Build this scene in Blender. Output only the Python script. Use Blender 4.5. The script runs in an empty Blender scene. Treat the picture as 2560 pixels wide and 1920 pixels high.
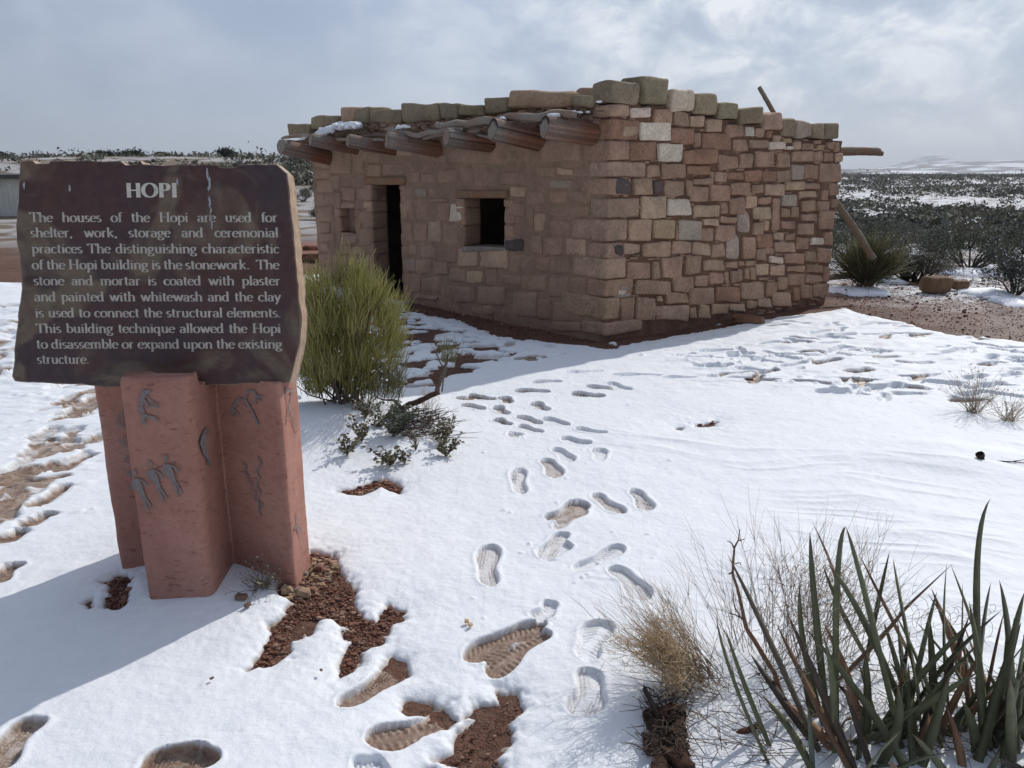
import bpy, math, random
import numpy as np
R = math.radians
C = bpy.context.scene.collection
scene = bpy.context.scene

# ------------------------------------------------------------------ camera, sky, sun, exposure
PITCH = R(15.3); CH = 1.6; F = 1920.0
cam_d = bpy.data.cameras.new('camera'); cam = bpy.data.objects.new('camera', cam_d); C.objects.link(cam)
cam.location = (0, 0, CH); cam.rotation_euler = (R(90) - PITCH, 0, 0)
cam_d.sensor_width = 36; cam_d.lens = 27; cam_d.clip_start = 0.05; cam_d.clip_end = 30000
scene.camera = cam
SUN_AZ, SUN_EL = R(40), R(40)
sd_ = bpy.data.lights.new('sun', 'SUN'); sun = bpy.data.objects.new('sun', sd_); C.objects.link(sun)
sd_.energy = 3.05; sd_.angle = R(0.6); sd_.color = (1.0, 0.965, 0.91)
sun.rotation_euler = (R(90) - SUN_EL, 0, -SUN_AZ + math.pi)
sun.rotation_euler = (-(R(90) - SUN_EL), 0, -SUN_AZ)
w = bpy.data.worlds.new("World"); scene.world = w; w.use_nodes = True
nt = w.node_tree; nt.nodes.clear()
def N(t, nt_=None, **kw):
    n = (nt_ or nt).nodes.new(t)
    for k, v in kw.items(): setattr(n, k, v)
    return n
def L(a, b): nt.links.new(a, b)
out = N('ShaderNodeOutputWorld'); bg = N('ShaderNodeBackground'); bg.inputs['Strength'].default_value = 0.1
sky = N('ShaderNodeTexSky', sky_type='NISHITA', sun_disc=False, sun_elevation=SUN_EL, sun_rotation=SUN_AZ)
tc = N('ShaderNodeTexCoord')
sep = N('ShaderNodeSeparateXYZ'); L(tc.outputs['Generated'], sep.inputs[0])
def WM(op, a, b=None, clamp=False):
    m = N('ShaderNodeMath', operation=op, use_clamp=clamp)
    for i, q in enumerate((a, b)):
        if q is None: continue
        if isinstance(q, (int, float)): m.inputs[i].default_value = q
        else: L(q, m.inputs[i])
    return m.outputs[0]
mp = N('ShaderNodeMapping'); mp.inputs['Scale'].default_value = (1.0, 1.0, 1.7); mp.inputs['Rotation'].default_value = (0, R(14), R(20))
L(tc.outputs['Generated'], mp.inputs[0])
n1 = N('ShaderNodeTexNoise'); n1.inputs['Scale'].default_value = 4.2; n1.inputs['Detail'].default_value = 9; n1.inputs['Roughness'].default_value = 0.52; n1.inputs['Distortion'].default_value = 0.25
n2 = N('ShaderNodeTexNoise'); n2.inputs['Scale'].default_value = 2.3; n2.inputs['Detail'].default_value = 3
L(mp.outputs[0], n1.inputs['Vector']); L(mp.outputs[0], n2.inputs['Vector'])
def WR(src, pts):
    r = N('ShaderNodeValToRGB'); e = r.color_ramp.elements
    while len(e) > 1: e.remove(e[0])
    e[0].position = pts[0][0]; e[0].color = (*pts[0][1], 1)
    for p, c in pts[1:]:
        q = e.new(p); q.color = (*c, 1)
    L(src, r.inputs[0]); return r.outputs[0]
def WMix(f, a, b, mode='MIX'):
    m = N('ShaderNodeMix', data_type='RGBA', blend_type=mode)
    if isinstance(f, (int, float)): m.inputs[0].default_value = f
    else: L(f, m.inputs[0])
    for i, q in ((6, a), (7, b)):
        if isinstance(q, tuple): m.inputs[i].default_value = (*q, 1)
        else: L(q, m.inputs[i])
    return m.outputs[2]
# closeness to the sun brightens the cloud deck
sdir = (math.cos(SUN_EL) * math.sin(SUN_AZ), math.cos(SUN_EL) * math.cos(SUN_AZ), math.sin(SUN_EL))
dp = N('ShaderNodeVectorMath', operation='DOT_PRODUCT'); L(tc.outputs['Generated'], dp.inputs[0]); dp.inputs[1].default_value = sdir
near = WR(dp.outputs['Value'], [(0.0, (0, 0, 0)), (0.52, (.03,) * 3), (0.66, (.32,) * 3), (0.76, (.85,) * 3), (0.84, (1, 1, 1))])
veil = WR(sep.outputs['Z'], [(0.0, (5.2, 6.0, 7.3)), (0.08, (4.1, 4.9, 6.4)), (0.22, (3.9, 4.7, 6.3)), (0.38, (4.2, 5.0, 6.7)), (0.6, (3.0, 3.8, 5.5)), (1.0, (2.5, 3.3, 5.1))])
back = WR(dp.outputs['Value'], [(0.0, (.55,) * 3), (0.2, (.78,) * 3), (0.35, (.92,) * 3), (0.6, (1.05,) * 3)])
veil = WMix(1.0, veil, back, 'MULTIPLY')
n3 = N('ShaderNodeTexNoise'); n3.inputs['Scale'].default_value = 11; n3.inputs['Detail'].default_value = 10; n3.inputs['Roughness'].default_value = 0.58; n3.inputs['Distortion'].default_value = 0.35
L(mp.outputs[0], n3.inputs['Vector'])
den = WM('ADD', WM('MULTIPLY', n1.outputs[0], .62), WM('MULTIPLY', n3.outputs[0], .38))
cl = WR(den, [(0.40, (0, 0, 0)), (0.50, (.45,) * 3), (0.60, (1, 1, 1))])
puff = WM('ADD', WM('MULTIPLY', n3.outputs[0], .65), WM('MULTIPLY', n2.outputs[0], .35))
clr = WR(puff, [(0.40, (4.6, 5.3, 6.5)), (0.475, (7.0, 7.6, 8.5)), (0.55, (10.8, 10.8, 10.9))])
dark = WR(n2.outputs[0], [(0.38, (.82, .84, .88)), (0.60, (1.14, 1.12, 1.08))])
veil = WMix(.8, veil, dark, 'MULTIPLY')
fac = WM('MULTIPLY', cl, near, True); fac = WM('MULTIPLY', fac, 2.0, True)
lowz = WR(sep.outputs['Z'], [(0.0, (.15,) * 3), (0.10, (.75,) * 3), (0.2, (1,) * 3)])
fac = WM('MULTIPLY', fac, lowz, True)
c1 = WMix(fac, veil, clr)
faint = WM('MULTIPLY', cl, .38)
c1 = WMix(faint, c1, (6.3, 6.95, 8.2))
skyc = WMix(0.86, sky.outputs[0], c1)
L(skyc, bg.inputs['Color']); L(bg.outputs[0], out.inputs[0])
scene.view_settings.view_transform = 'Standard'; scene.view_settings.look = 'None'
scene.view_settings.exposure = 0.0; scene.view_settings.gamma = 1.0
scene.cycles.max_bounces = 6; scene.cycles.volume_bounces = 0

# ------------------------------------------------------------------ projection helpers (photo pixel -> point on a real surface)
CP, SP = math.cos(PITCH), math.sin(PITCH)
def ray(u, v):
    a = (u - 1280) / F; b = (960 - v) / F
    return np.array([a, CP + b * SP, -SP + b * CP])
def gp(u, v, z=0.0):
    d = ray(u, v); t = (z - CH) / d[2]; return np.array([0, 0, CH]) + d * t
def pp(u, v, P, n):
    d = ray(u, v); o = np.array([0, 0, CH]); t = np.dot(P - o, n) / np.dot(d, n); return o + d * t
def yp(u, v, y):
    return pp(u, v, np.array([0, y, 0.]), np.array([0, 1., 0]))

# ------------------------------------------------------------------ noise
def _h(ix, iy, iz, s):
    n = (ix * 374761393 + iy * 668265263 + iz * 2147483647 % 1274126177 + iz * 1103515245 + s * 974634777) & 0xffffffff
    n = ((n ^ (n >> 13)) * 1274126177) & 0xffffffff
    n = (n ^ (n >> 16)) & 0xffffffff
    return n / 4294967295.0
def vn3(p, s=0):
    p = np.asarray(p, float); i = np.floor(p).astype(np.int64); f = p - i; f = f * f * (3 - 2 * f)
    r = 0
    for dx in (0, 1):
        wx = f[..., 0] if dx else 1 - f[..., 0]
        for dy in (0, 1):
            wy = f[..., 1] if dy else 1 - f[..., 1]
            for dz in (0, 1):
                wz = f[..., 2] if dz else 1 - f[..., 2]
                r = r + wx * wy * wz * _h(i[..., 0] + dx, i[..., 1] + dy, i[..., 2] + dz, s)
    return r * 2 - 1
def vn2(x, y, s=0):
    ix = np.floor(x).astype(np.int64); iy = np.floor(y).astype(np.int64)
    fx = x - ix; fy = y - iy; fx = fx * fx * (3 - 2 * fx); fy = fy * fy * (3 - 2 * fy)
    a = _h(ix, iy, 0, s); b = _h(ix + 1, iy, 0, s); c = _h(ix, iy + 1, 0, s); d = _h(ix + 1, iy + 1, 0, s)
    return ((a * (1 - fx) + b * fx) * (1 - fy) + (c * (1 - fx) + d * fx) * fy) * 2 - 1
def fbm2(x, y, o=3, s=0):
    r = 0; a = 1.0; t = 0
    for k in range(o):
        r = r + a * vn2(x * 2 ** k + 13.7 * k, y * 2 ** k - 7.1 * k, s + k); t += a; a *= .5
    return r / t
def sst(a, b, x):
    t = np.clip((x - a) / (b - a), 0, 1); return t * t * (3 - 2 * t)

# ------------------------------------------------------------------ mesh builder
class MB:
    def __init__(s): s.v = []; s.f = []; s.c = []; s.n = 0
    def add(s, v, f, col=(.5, .5, .5)):
        v = np.asarray(v, float).reshape(-1, 3); s.v.append(v)
        for q in (f if isinstance(f, list) and len(f) and isinstance(f[0], np.ndarray) and f[0].ndim == 2 else [np.asarray(f)]):
            if len(q): s.f.append(np.asarray(q) + s.n)
        c = np.asarray(col, float)
        if c.ndim == 1: c = np.tile(c, (len(v), 1))
        s.c.append(c); s.n += len(v)
    def build(s, name, mat, parent=None, smooth=True, extra=None):
        me = bpy.data.meshes.new(name)
        V = np.concatenate(s.v); tot = [q.shape[1] for q in s.f]
        cnt = np.concatenate([np.full(len(q), q.shape[1]) for q in s.f]); idx = np.concatenate([q.ravel() for q in s.f])
        me.vertices.add(len(V)); me.vertices.foreach_set('co', V.astype(np.float32).ravel())
        me.loops.add(len(idx)); me.loops.foreach_set('vertex_index', idx.astype(np.int32))
        me.polygons.add(len(cnt)); st = np.zeros(len(cnt), np.int32); st[1:] = np.cumsum(cnt)[:-1]
        me.polygons.foreach_set('loop_start', st)
        me.polygons.foreach_set('use_smooth', np.full(len(cnt), smooth))
        me.update(calc_edges=True)
        Cc = np.concatenate(s.c); a = me.color_attributes.new('col', 'FLOAT_COLOR', 'POINT')
        a.data.foreach_set('color', np.concatenate([Cc[:, :3], np.ones((len(Cc), 1))], 1).astype(np.float32).ravel())
        if extra:
            for k, arr in extra.items():
                at = me.attributes.new(k, 'FLOAT', 'POINT'); at.data.foreach_set('value', arr.astype(np.float32).ravel())
        me.materials.append(mat)
        o = bpy.data.objects.new(name, me); C.objects.link(o)
        if parent: o.parent = parent
        return o
def tag(o, label=None, cat=None, group=None, kind=None):
    if label: o['label'] = label
    if cat: o['category'] = cat
    if group: o['group'] = group
    if kind: o['kind'] = kind
    return o
def empty(name, label, cat, loc=(0, 0, 0), group=None):
    o = bpy.data.objects.new(name, None); C.objects.link(o); o.location = loc; o.empty_display_size = .1
    return tag(o, label, cat, group)
class Sub:      # mesh builder whose points are given in the world and stored relative to its thing
    pass
def build_at(mb, name, mat, root, smooth=True):
    off = np.array(root.location)
    mb.v = [v - off for v in mb.v]
    return mb.build(name, mat, root, smooth)

def tube(mb, pts, rad, seg=5, col=(.3, .25, .2), cap=True, jit=0, rng=None):
    pts = np.asarray(pts, float); k = len(pts); rad = np.broadcast_to(np.asarray(rad, float), (k,))
    t = np.gradient(pts, axis=0); t /= np.linalg.norm(t, axis=1)[:, None] + 1e-9
    ref = np.array([0, 0, 1.]) if abs(t[0][2]) < .8 else np.array([1., 0, 0])
    a = np.cross(t, ref); a /= np.linalg.norm(a, axis=1)[:, None] + 1e-9; b = np.cross(t, a)
    th = np.arange(seg) * 2 * math.pi / seg
    rr = np.ones((k, seg))
    if jit: rr = 1 + jit * (rng.random((k, seg)) - .5)
    V = pts[:, None] + (a[:, None] * np.cos(th)[None, :, None] + b[:, None] * np.sin(th)[None, :, None]) * (rad[:, None] * rr)[:, :, None]
    i = np.arange(k - 1)[:, None] * seg; j = np.arange(seg)[None]; j2 = (j + 1) % seg
    q = np.stack([i + j, i + j2, i + seg + j2, i + seg + j], -1).reshape(-1, 4)
    V = V.reshape(-1, 3); fl = [q]
    if cap and seg <= 6:
        if seg == 3: fl.append(np.array([[2, 1, 0], [(k - 1) * 3, (k - 1) * 3 + 1, (k - 1) * 3 + 2]]))
    c = np.asarray(col, float)
    if c.ndim == 2: c = np.repeat(c, seg, axis=0)
    mb.add(V, fl, c)

# rounded, irregular stone topology
_P = np.array([-1, -.93, -.72, -.3, .15, .55, .86, 1.0]); _P3 = np.array([-1, -.5, .5, 1.0])
def cube_topo(P):
    n = len(P); idx = {}; vs = []; fs = []
    def vid(a, b, c):
        k = (a, b, c)
        if k not in idx: idx[k] = len(vs); vs.append((P[a], P[b], P[c]))
        return idx[k]
    for ax in range(3):
        for sgn in (0, n - 1):
            for i in range(n - 1):
                for j in range(n - 1):
                    q = []
                    for (di, dj) in ((0, 0), (1, 0), (1, 1), (0, 1)):
                        t = [0, 0, 0]; t[ax] = sgn; t[(ax + 1) % 3] = i + di; t[(ax + 2) % 3] = j + dj; q.append(vid(*t))
                    if sgn == 0: q.reverse()
                    fs.append(q)
    return np.array(vs), np.array(fs)
T8 = cube_topo(_P); T4 = cube_topo(_P3)
def stone(mb, quad, n, out_, in_, col, rfac=.35, rmax=.03, amp=.006, seed=0, topo=T8, nfreq=9):
    """quad: 4 points (low-left, low-right, top-right, top-left) on the wall face; n: outward normal"""
    q = np.asarray(quad, float); n = np.asarray(n, float)
    h = np.array([np.linalg.norm(q[1] - q[0]) / 2, np.linalg.norm(q[3] - q[0]) / 2, (out_ + in_) / 2])
    r = min(rfac * min(h[0], h[1]), rmax); r = min(r, h[2] * .9)
    V, Fc = topo
    P = V * h; inner = np.clip(P, -(h - r), h - r); d = P - inner; d /= np.linalg.norm(d, axis=1)[:, None] + 1e-9
    on = np.linalg.norm(P - inner, axis=1) > 1e-9
    P = np.where(on[:, None], inner + d * r, P)
    ab = P / h; s = (ab[:, 0:1] + 1) / 2; t = (ab[:, 1:2] + 1) / 2; c = P[:, 2:3] + h[2] - in_
    W = (1 - s) * (1 - t) * q[0] + s * (1 - t) * q[1] + s * t * q[2] + (1 - s) * t * q[3] + n * c
    dd = np.stack([vn3(W * nfreq, seed + 1), vn3(W * nfreq, seed + 2), vn3(W * nfreq, seed + 3)], 1) * amp + \
         np.stack([vn3(W * nfreq * 3, seed + 4), vn3(W * nfreq * 3, seed + 5), vn3(W * nfreq * 3, seed + 6)], 1) * amp * .35
    W = W + dd
    mb.add(W, Fc, col)
def jquad(rng, q, j):
    return [p + (rng.random(3) - .5) * 2 * j for p in q]
def boulder(mb, c, size, col, seed=0, rot=0, amp=.18, rf=.5):
    V, Fc = T8; r = rf
    inner = np.clip(V, -(1 - r), 1 - r); d = V - inner; l = np.linalg.norm(d, axis=1)[:, None]; d = d / (l + 1e-9)
    P = inner + d * np.minimum(l, r)
    P = P + np.stack([vn3(P * 1.3 + seed * 7, seed + k) for k in range(3)], 1) * amp
    P = P * np.array(size) / 2
    cr, sr = math.cos(rot), math.sin(rot)
    P = np.stack([P[:, 0] * cr - P[:, 1] * sr, P[:, 0] * sr + P[:, 1] * cr, P[:, 2]], 1) + np.array(c)
    mb.add(P, Fc, col)

# ------------------------------------------------------------------ materials
def mat(name):
    m = bpy.data.materials.new(name); m.use_nodes = True; t = m.node_tree
    b = t.nodes['Principled BSDF']; return m, t, b
def mnode(t, ty, **kw):
    n = t.nodes.new(ty)
    for k, v in kw.items(): setattr(n, k, v)
    return n
def noise(t, vec, scale, detail=4, rough=.55, dist=0):
    n = mnode(t, 'ShaderNodeTexNoise'); n.inputs['Scale'].default_value = scale; n.inputs['Detail'].default_value = detail
    n.inputs['Roughness'].default_value = rough; n.inputs['Distortion'].default_value = dist; t.links.new(vec, n.inputs['Vector']); return n.outputs[0]
def ramp(t, src, pts):
    r = mnode(t, 'ShaderNodeValToRGB'); e = r.color_ramp.elements
    while len(e) > 1: e.remove(e[0])
    e[0].position = pts[0][0]; c = pts[0][1]; e[0].color = (*(c if isinstance(c, tuple) else (c,) * 3), 1)
    for p, c in pts[1:]:
        q = e.new(p); q.color = (*(c if isinstance(c, tuple) else (c,) * 3), 1)
    t.links.new(src, r.inputs[0]); return r.outputs[0]
def mix(t, f, a, b, mode='MIX'):
    m = mnode(t, 'ShaderNodeMix', data_type='RGBA', blend_type=mode)
    if isinstance(f, (int, float)): m.inputs[0].default_value = f
    else: t.links.new(f, m.inputs[0])
    for i, q in ((6, a), (7, b)):
        if isinstance(q, tuple): m.inputs[i].default_value = (*q, 1)
        else: t.links.new(q, m.inputs[i])
    return m.outputs[2]
def math_(t, op, a, b=0, clamp=False):
    m = mnode(t, 'ShaderNodeMath', operation=op, use_clamp=clamp)
    for i, q in enumerate((a, b)):
        if isinstance(q, (int, float)): m.inputs[i].default_value = q
        else: t.links.new(q, m.inputs[i])
    return m.outputs[0]
def bump(t, b, src, strength, dist, prev=None):
    n = mnode(t, 'ShaderNodeBump'); n.inputs['Strength'].default_value = strength; n.inputs['Distance'].default_value = dist
    t.links.new(src, n.inputs['Height'])
    if prev is not None: t.links.new(prev, n.inputs['Normal'])
    t.links.new(n.outputs[0], b.inputs['Normal']); return n.outputs[0]
def attr(t, name, f=False):
    a = mnode(t, 'ShaderNodeAttribute', attribute_name=name); return a.outputs['Fac' if f else 'Color']
def coord(t): return mnode(t, 'ShaderNodeTexCoord').outputs['Object']

def mk_stone(name, mott=.5, rough=.9, bs=.5, bd=.006):
    m, t, b = mat(name); c = coord(t); a = attr(t, 'col')
    k1 = noise(t, c, 5, 6, .6, .3); k2 = noise(t, c, 38, 5, .65); k3 = noise(t, c, 160, 3, .6)
    col = mix(t, 1, a, ramp(t, k1, [(.3, 1 - mott * .45), (.5, 1.0), (.72, 1 + mott * .55)]), 'MULTIPLY')
    col = mix(t, 1, col, ramp(t, k2, [(.32, .72), (.5, 1.0), (.7, 1.22)]), 'MULTIPLY')
    dust = ramp(t, noise(t, c, 3.1, 5, .7, .6), [(.55, 0), (.7, .5)])
    col = mix(t, dust, col, mix(t, .5, col, (.42, .33, .26)))
    t.links.new(col, b.inputs['Base Color']); b.inputs['Roughness'].default_value = rough; b.inputs['Specular IOR Level'].default_value = .2
    p = bump(t, b, k2, bs, bd); bump(t, b, k3, bs, bd * .3, p); return m
M_stone = mk_stone('sandstone', .55)
M_cope = mk_stone('coping_sandstone', .45)
M_rock = mk_stone('loose_rock', .5)
def mk_plaster():
    m, t, b = mat('mud_plaster'); c = coord(t); a = attr(t, 'col')
    k1 = noise(t, c, 3.2, 6, .62, .5); k2 = noise(t, c, 26, 6, .65); k3 = noise(t, c, 140, 3, .6)
    col = mix(t, 1, a, ramp(t, k1, [(.3, .8), (.5, 1.0), (.7, 1.22)]), 'MULTIPLY')
    col = mix(t, 1, col, ramp(t, k2, [(.3, .82), (.5, 1.0), (.7, 1.12)]), 'MULTIPLY')
    t.links.new(col, b.inputs['Base Color']); b.inputs['Roughness'].default_value = .95; b.inputs['Specular IOR Level'].default_value = .15
    p = bump(t, b, k2, .5, .008); bump(t, b, k3, .5, .002, p); return m
M_plaster = mk_plaster()
def mk_wood(name, ax=0):
    m, t, b = mat(name); c = coord(t); a = attr(t, 'col')
    mpn = mnode(t, 'ShaderNodeMapping'); t.links.new(c, mpn.inputs[0])
    sc = [70, 70, 70]; mpn.inputs['Scale'].default_value = sc
    k1 = noise(t, mpn.outputs[0], .9, 6, .7, 1.2); k2 = noise(t, c, 5, 4, .6)
    col = mix(t, 1, a, ramp(t, k1, [(.32, .55), (.5, 1.0), (.7, 1.3)]), 'MULTIPLY')
    col = mix(t, ramp(t, k2, [(.42, 0), (.62, .5)]), col, mix(t, 1, col, (1.1, .62, .42), 'MULTIPLY'))
    t.links.new(col, b.inputs['Base Color']); b.inputs['Roughness'].default_value = .85; b.inputs['Specular IOR Level'].default_value = .2
    bump(t, b, k1, .6, .004); return m
M_wood = mk_wood('weathered_wood')
def mk_plain(name, rough=.8, v=.25, sc=20, bs=.3, bd=.003, trans=0):
    m, t, b = mat(name); c = coord(t); a = attr(t, 'col'); k = noise(t, c, sc, 5, .6)
    col = mix(t, 1, a, ramp(t, k, [(.3, 1 - v), (.5, 1.0), (.7, 1 + v)]), 'MULTIPLY')
    t.links.new(col, b.inputs['Base Color']); b.inputs['Roughness'].default_value = rough; b.inputs['Specular IOR Level'].default_value = .25
    bump(t, b, k, bs, bd); return m
M_twig = mk_plain('dry_twig', .85, .3, 40)
M_green = mk_plain('green_stem', .7, .2, 25)
M_leaf = mk_plain('shrub_leaf', .75, .25, 3)
M_yucca = mk_plain('yucca_blade', .45, .25, 18, .2, .002)
M_pebble = mk_plain('pebble', .85, .3, 60)
M_paint = mk_plain('grey_paint', .9, .2, 60)
M_metal = mk_plain('corrugated_metal', .55, .1, 2)
def mk_snowbits():
    m, t, b = mat('snow_clump'); b.inputs['Base Color'].default_value = (.86, .88, .92, 1); b.inputs['Roughness'].default_value = .6
    bump(t, b, noise(t, coord(t), 90, 4), .3, .004); return m
M_snowbit = mk_snowbits()

def mk_snow():
    m, t, b = mat('snow'); c = coord(t); mud = attr(t, 'mud', True)
    k1 = noise(t, c, 60, 5, .7); k2 = noise(t, c, 230, 3, .7); k3 = noise(t, c, 9, 4, .6); k4 = noise(t, c, 22, 5, .7, .4)
    mm = mix(t, 1, mud, ramp(t, k4, [(.3, .72), (.6, 1.15)]), 'MULTIPLY')
    white = mix(t, ramp(t, k3, [(.35, 0), (.7, 1)]), (.76, .785, .82), (.81, .825, .845))
    slush = mix(t, ramp(t, k1, [(.35, 0), (.65, 1)]), (.23, .15, .105), (.40, .30, .22))
    wet = mix(t, ramp(t, k1, [(.35, 0), (.65, 1)]), (.11, .052, .032), (.19, .095, .06))
    col = mix(t, ramp(t, mm, [(.06, 0), (.3, .4), (.6, .95)]), white, slush)
    col = mix(t, ramp(t, mm, [(.6, 0), (1.0, .95)]), col, wet)
    t.links.new(col, b.inputs['Base Color'])
    t.links.new(ramp(t, mm, [(.2, .62), (.7, .38)]), b.inputs['Roughness']); b.inputs['Specular IOR Level'].default_value = .3
    p = bump(t, b, k1, .35, .006); p = bump(t, b, k2, .45, .003, p); bump(t, b, k3, .3, .03, p); return m
M_snow = mk_snow()
def mk_earth():
    m, t, b = mat('red_earth'); c = coord(t)
    k1 = noise(t, c, .9, 6, .65, .3); k2 = noise(t, c, 55, 5, .75); k3 = noise(t, c, 11, 5, .7); k4 = noise(t, c, 230, 2, .6)
    vo = mnode(t, 'ShaderNodeTexVoronoi'); vo.inputs['Scale'].default_value = 42; t.links.new(c, vo.inputs['Vector'])
    col = mix(t, ramp(t, k1, [(.35, 0), (.65, 1)]), (.10, .046, .030), (.17, .083, .056))
    col = mix(t, 1, col, ramp(t, k2, [(.3, .5), (.5, 1.0), (.72, 1.5)]), 'MULTIPLY')
    col = mix(t, ramp(t, vo.outputs['Color'], [(.55, 0), (.8, .4)]), col, (.22, .14, .10))
    # patchy snow and dry grass farther out, melted off the near yard
    sp = mnode(t, 'ShaderNodeSeparateXYZ'); t.links.new(c, sp.inputs[0])
    ln = mnode(t, 'ShaderNodeVectorMath', operation='LENGTH'); t.links.new(c, ln.inputs[0])
    far = ramp(t, math_(t, 'DIVIDE', ln.outputs['Value'], 100.), [(.18, 0), (.26, 1)])
    s1 = noise(t, c, .5, 7, .62, .2); s2 = noise(t, c, .14, 5, .6); s0 = noise(t, c, .02, 4, .6)
    grass = mix(t, ramp(t, s2, [(.4, 0), (.6, 1)]), (.20, .165, .11), (.115, .085, .06))
    col = mix(t, math_(t, 'MULTIPLY', far, .75), col, grass)
    sm = ramp(t, math_(t, 'ADD', math_(t, 'MULTIPLY', s1, .7), math_(t, 'MULTIPLY', s2, .45)), [(.53, 0), (.60, 1)])
    lsd = ramp(t, math_(t, 'DIVIDE', math_(t, 'ADD', sp.outputs['X'], 20.), 60.), [(.30, .38), (.6, 1)])
    sm = math_(t, 'MULTIPLY', math_(t, 'MULTIPLY', sm, far), lsd)
    col = mix(t, sm, col, (.80, .82, .86))
    t.links.new(col, b.inputs['Base Color'])
    clr = math_(t, 'MULTIPLY', ramp(t, math_(t, 'DIVIDE', sp.outputs['X'], 10.), [(.44, 0), (.56, 1)]), ramp(t, math_(t, 'DIVIDE', sp.outputs['Y'], 20.), [(.46, 0), (.54, 1)]))
    mpz = mnode(t, 'ShaderNodeMapping'); mpz.inputs['Scale'].default_value = (1, .8, 1); t.links.new(c, mpz.inputs[0])
    spk = math_(t, 'ADD', math_(t, 'MULTIPLY', noise(t, mpz.outputs[0], 16, 4, .8), .6), math_(t, 'MULTIPLY', noise(t, mpz.outputs[0], 1.1, 3, .6), .5))
    col = mix(t, math_(t, 'MULTIPLY', ramp(t, spk, [(.545, 0), (.585, 1)]), clr), col, (.80, .82, .86))
    col = mix(t, math_(t, 'MULTIPLY', math_(t, 'SUBTRACT', 1, ramp(t, spk, [(.545, 0), (.585, 1)])), math_(t, 'MULTIPLY', clr, .45)), col, (.05, .028, .02))
    t.links.new(col, b.inputs['Base Color'])
    wetn = ramp(t, noise(t, c, 1.6, 5, .7), [(.40, .62), (.60, .20)])
    side = ramp(t, math_(t, 'DIVIDE', sp.outputs['X'], 10.), [(.40, 0), (.6, 1)])
    rg = mix(t, math_(t, 'MULTIPLY', side, 1), (.85, .85, .85), wetn)
    rg = mix(t, far, rg, (.8, .8, .8))
    t.links.new(rg, b.inputs['Roughness']); b.inputs['Specular IOR Level'].default_value = .28
    p = bump(t, b, k2, .8, .02); p = bump(t, b, k3, .6, .05, p); bump(t, b, k4, .5, .004, p); return m
M_earth = mk_earth()

rng = np.random.default_rng(7); random.seed(7)

# ------------------------------------------------------------------ house plan
n_up = np.array([0, 0, 1.])
PC = gp(1510, 846); PL = gp(797, 702); PR = gp(2074, 752)
def frame(A, B):
    d = B - A; d[2] = 0; l = np.linalg.norm(d); d = d / l; return d, l
dL, lenL = frame(PC.copy(), PL.copy()); dR, lenR = frame(PC.copy(), PR.copy())
nL = np.cross(dL, n_up); nL = nL if nL[1] < 0 else -nL
nR = np.cross(dR, n_up); nR = nR if nR[1] < 0 else -nR
PB = PL + (PR - PC)
def onL(u, v): return pp(u, v, PC, nL)
def onR(u, v): return pp(u, v, PC, nR)
def sL(p): return float(np.dot(p - PC, dL))
def sR(p): return float(np.dot(p - PC, dR))
def inhouse(x, y, m=0.0):
    """signed distance-like: positive inside the footprint"""
    p = [PC, PR, PB, PL]; r = None; cx = sum(q[0] for q in p) / 4; cy = sum(q[1] for q in p) / 4
    for i in range(4):
        a = p[i]; b = p[(i + 1) % 4]; ex, ey = b[0] - a[0], b[1] - a[1]; l = math.hypot(ex, ey); nx, ny = -ey / l, ex / l
        if (cx - a[0]) * nx + (cy - a[1]) * ny < 0: nx, ny = -nx, -ny
        d = (x - a[0]) * nx + (y - a[1]) * ny + m
        r = d if r is None else np.minimum(r, d)
    return r

# ------------------------------------------------------------------ terrain
def terrain(x, y):
    at = x / np.maximum(y, 1.0)
    hl = sst(.36, -.02, at) * sst(26, 100, y) * 3.6
    z = hl * (1 + .12 * fbm2(x * .03, y * .03, 3, 5)) - sst(400, 1500, y) * 2 * hl
    z = z + (1 - sst(.2, .42, at)) * 0 + fbm2(x * .05, y * .05, 3, 9) * .25 * sst(22, 60, y)
    z = z - 1.7 * sst(15, 42, y) * sst(.2, .42, at) * (1 - sst(45, 330, y)) 
    return z
def base_h(x, y):
    """near yard relief: earth surface"""
    z = fbm2(x * .45, y * .45, 3, 21) * .028
    z = z + .13 * np.exp(-(((x + 1.15) / .65) ** 2 + ((y - 4.75) / .55) ** 2))      # mound below the green bush
    z = z + .05 * np.exp(-(((x - 1.1) / .55) ** 2 + ((y - 1.9) / .45) ** 2))
    z = z + .035 * np.exp(-(((x + 1.25) / .55) ** 2 + ((y - 2.9) / .4) ** 2))
    z = z + .05 * np.exp(-(((x - 2.55) / .4) ** 2 + ((y - 4.2) / .3) ** 2))
    near_ = sst(24, 14, np.hypot(x, y))
    return z * near_ - .045

def grow(a, b, d0, g, dmax=1e9):
    r = [a]; d = d0; s = 1 if b > a else -1
    while (b - r[-1]) * s > 0:
        r.append(r[-1] + s * d); d = min(d * g, dmax)
    return np.array(r)
def axis(segs):
    out_ = []
    for (a, b, d) in segs: out_.append(np.arange(a, b, d))
    return np.concatenate(out_)
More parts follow.
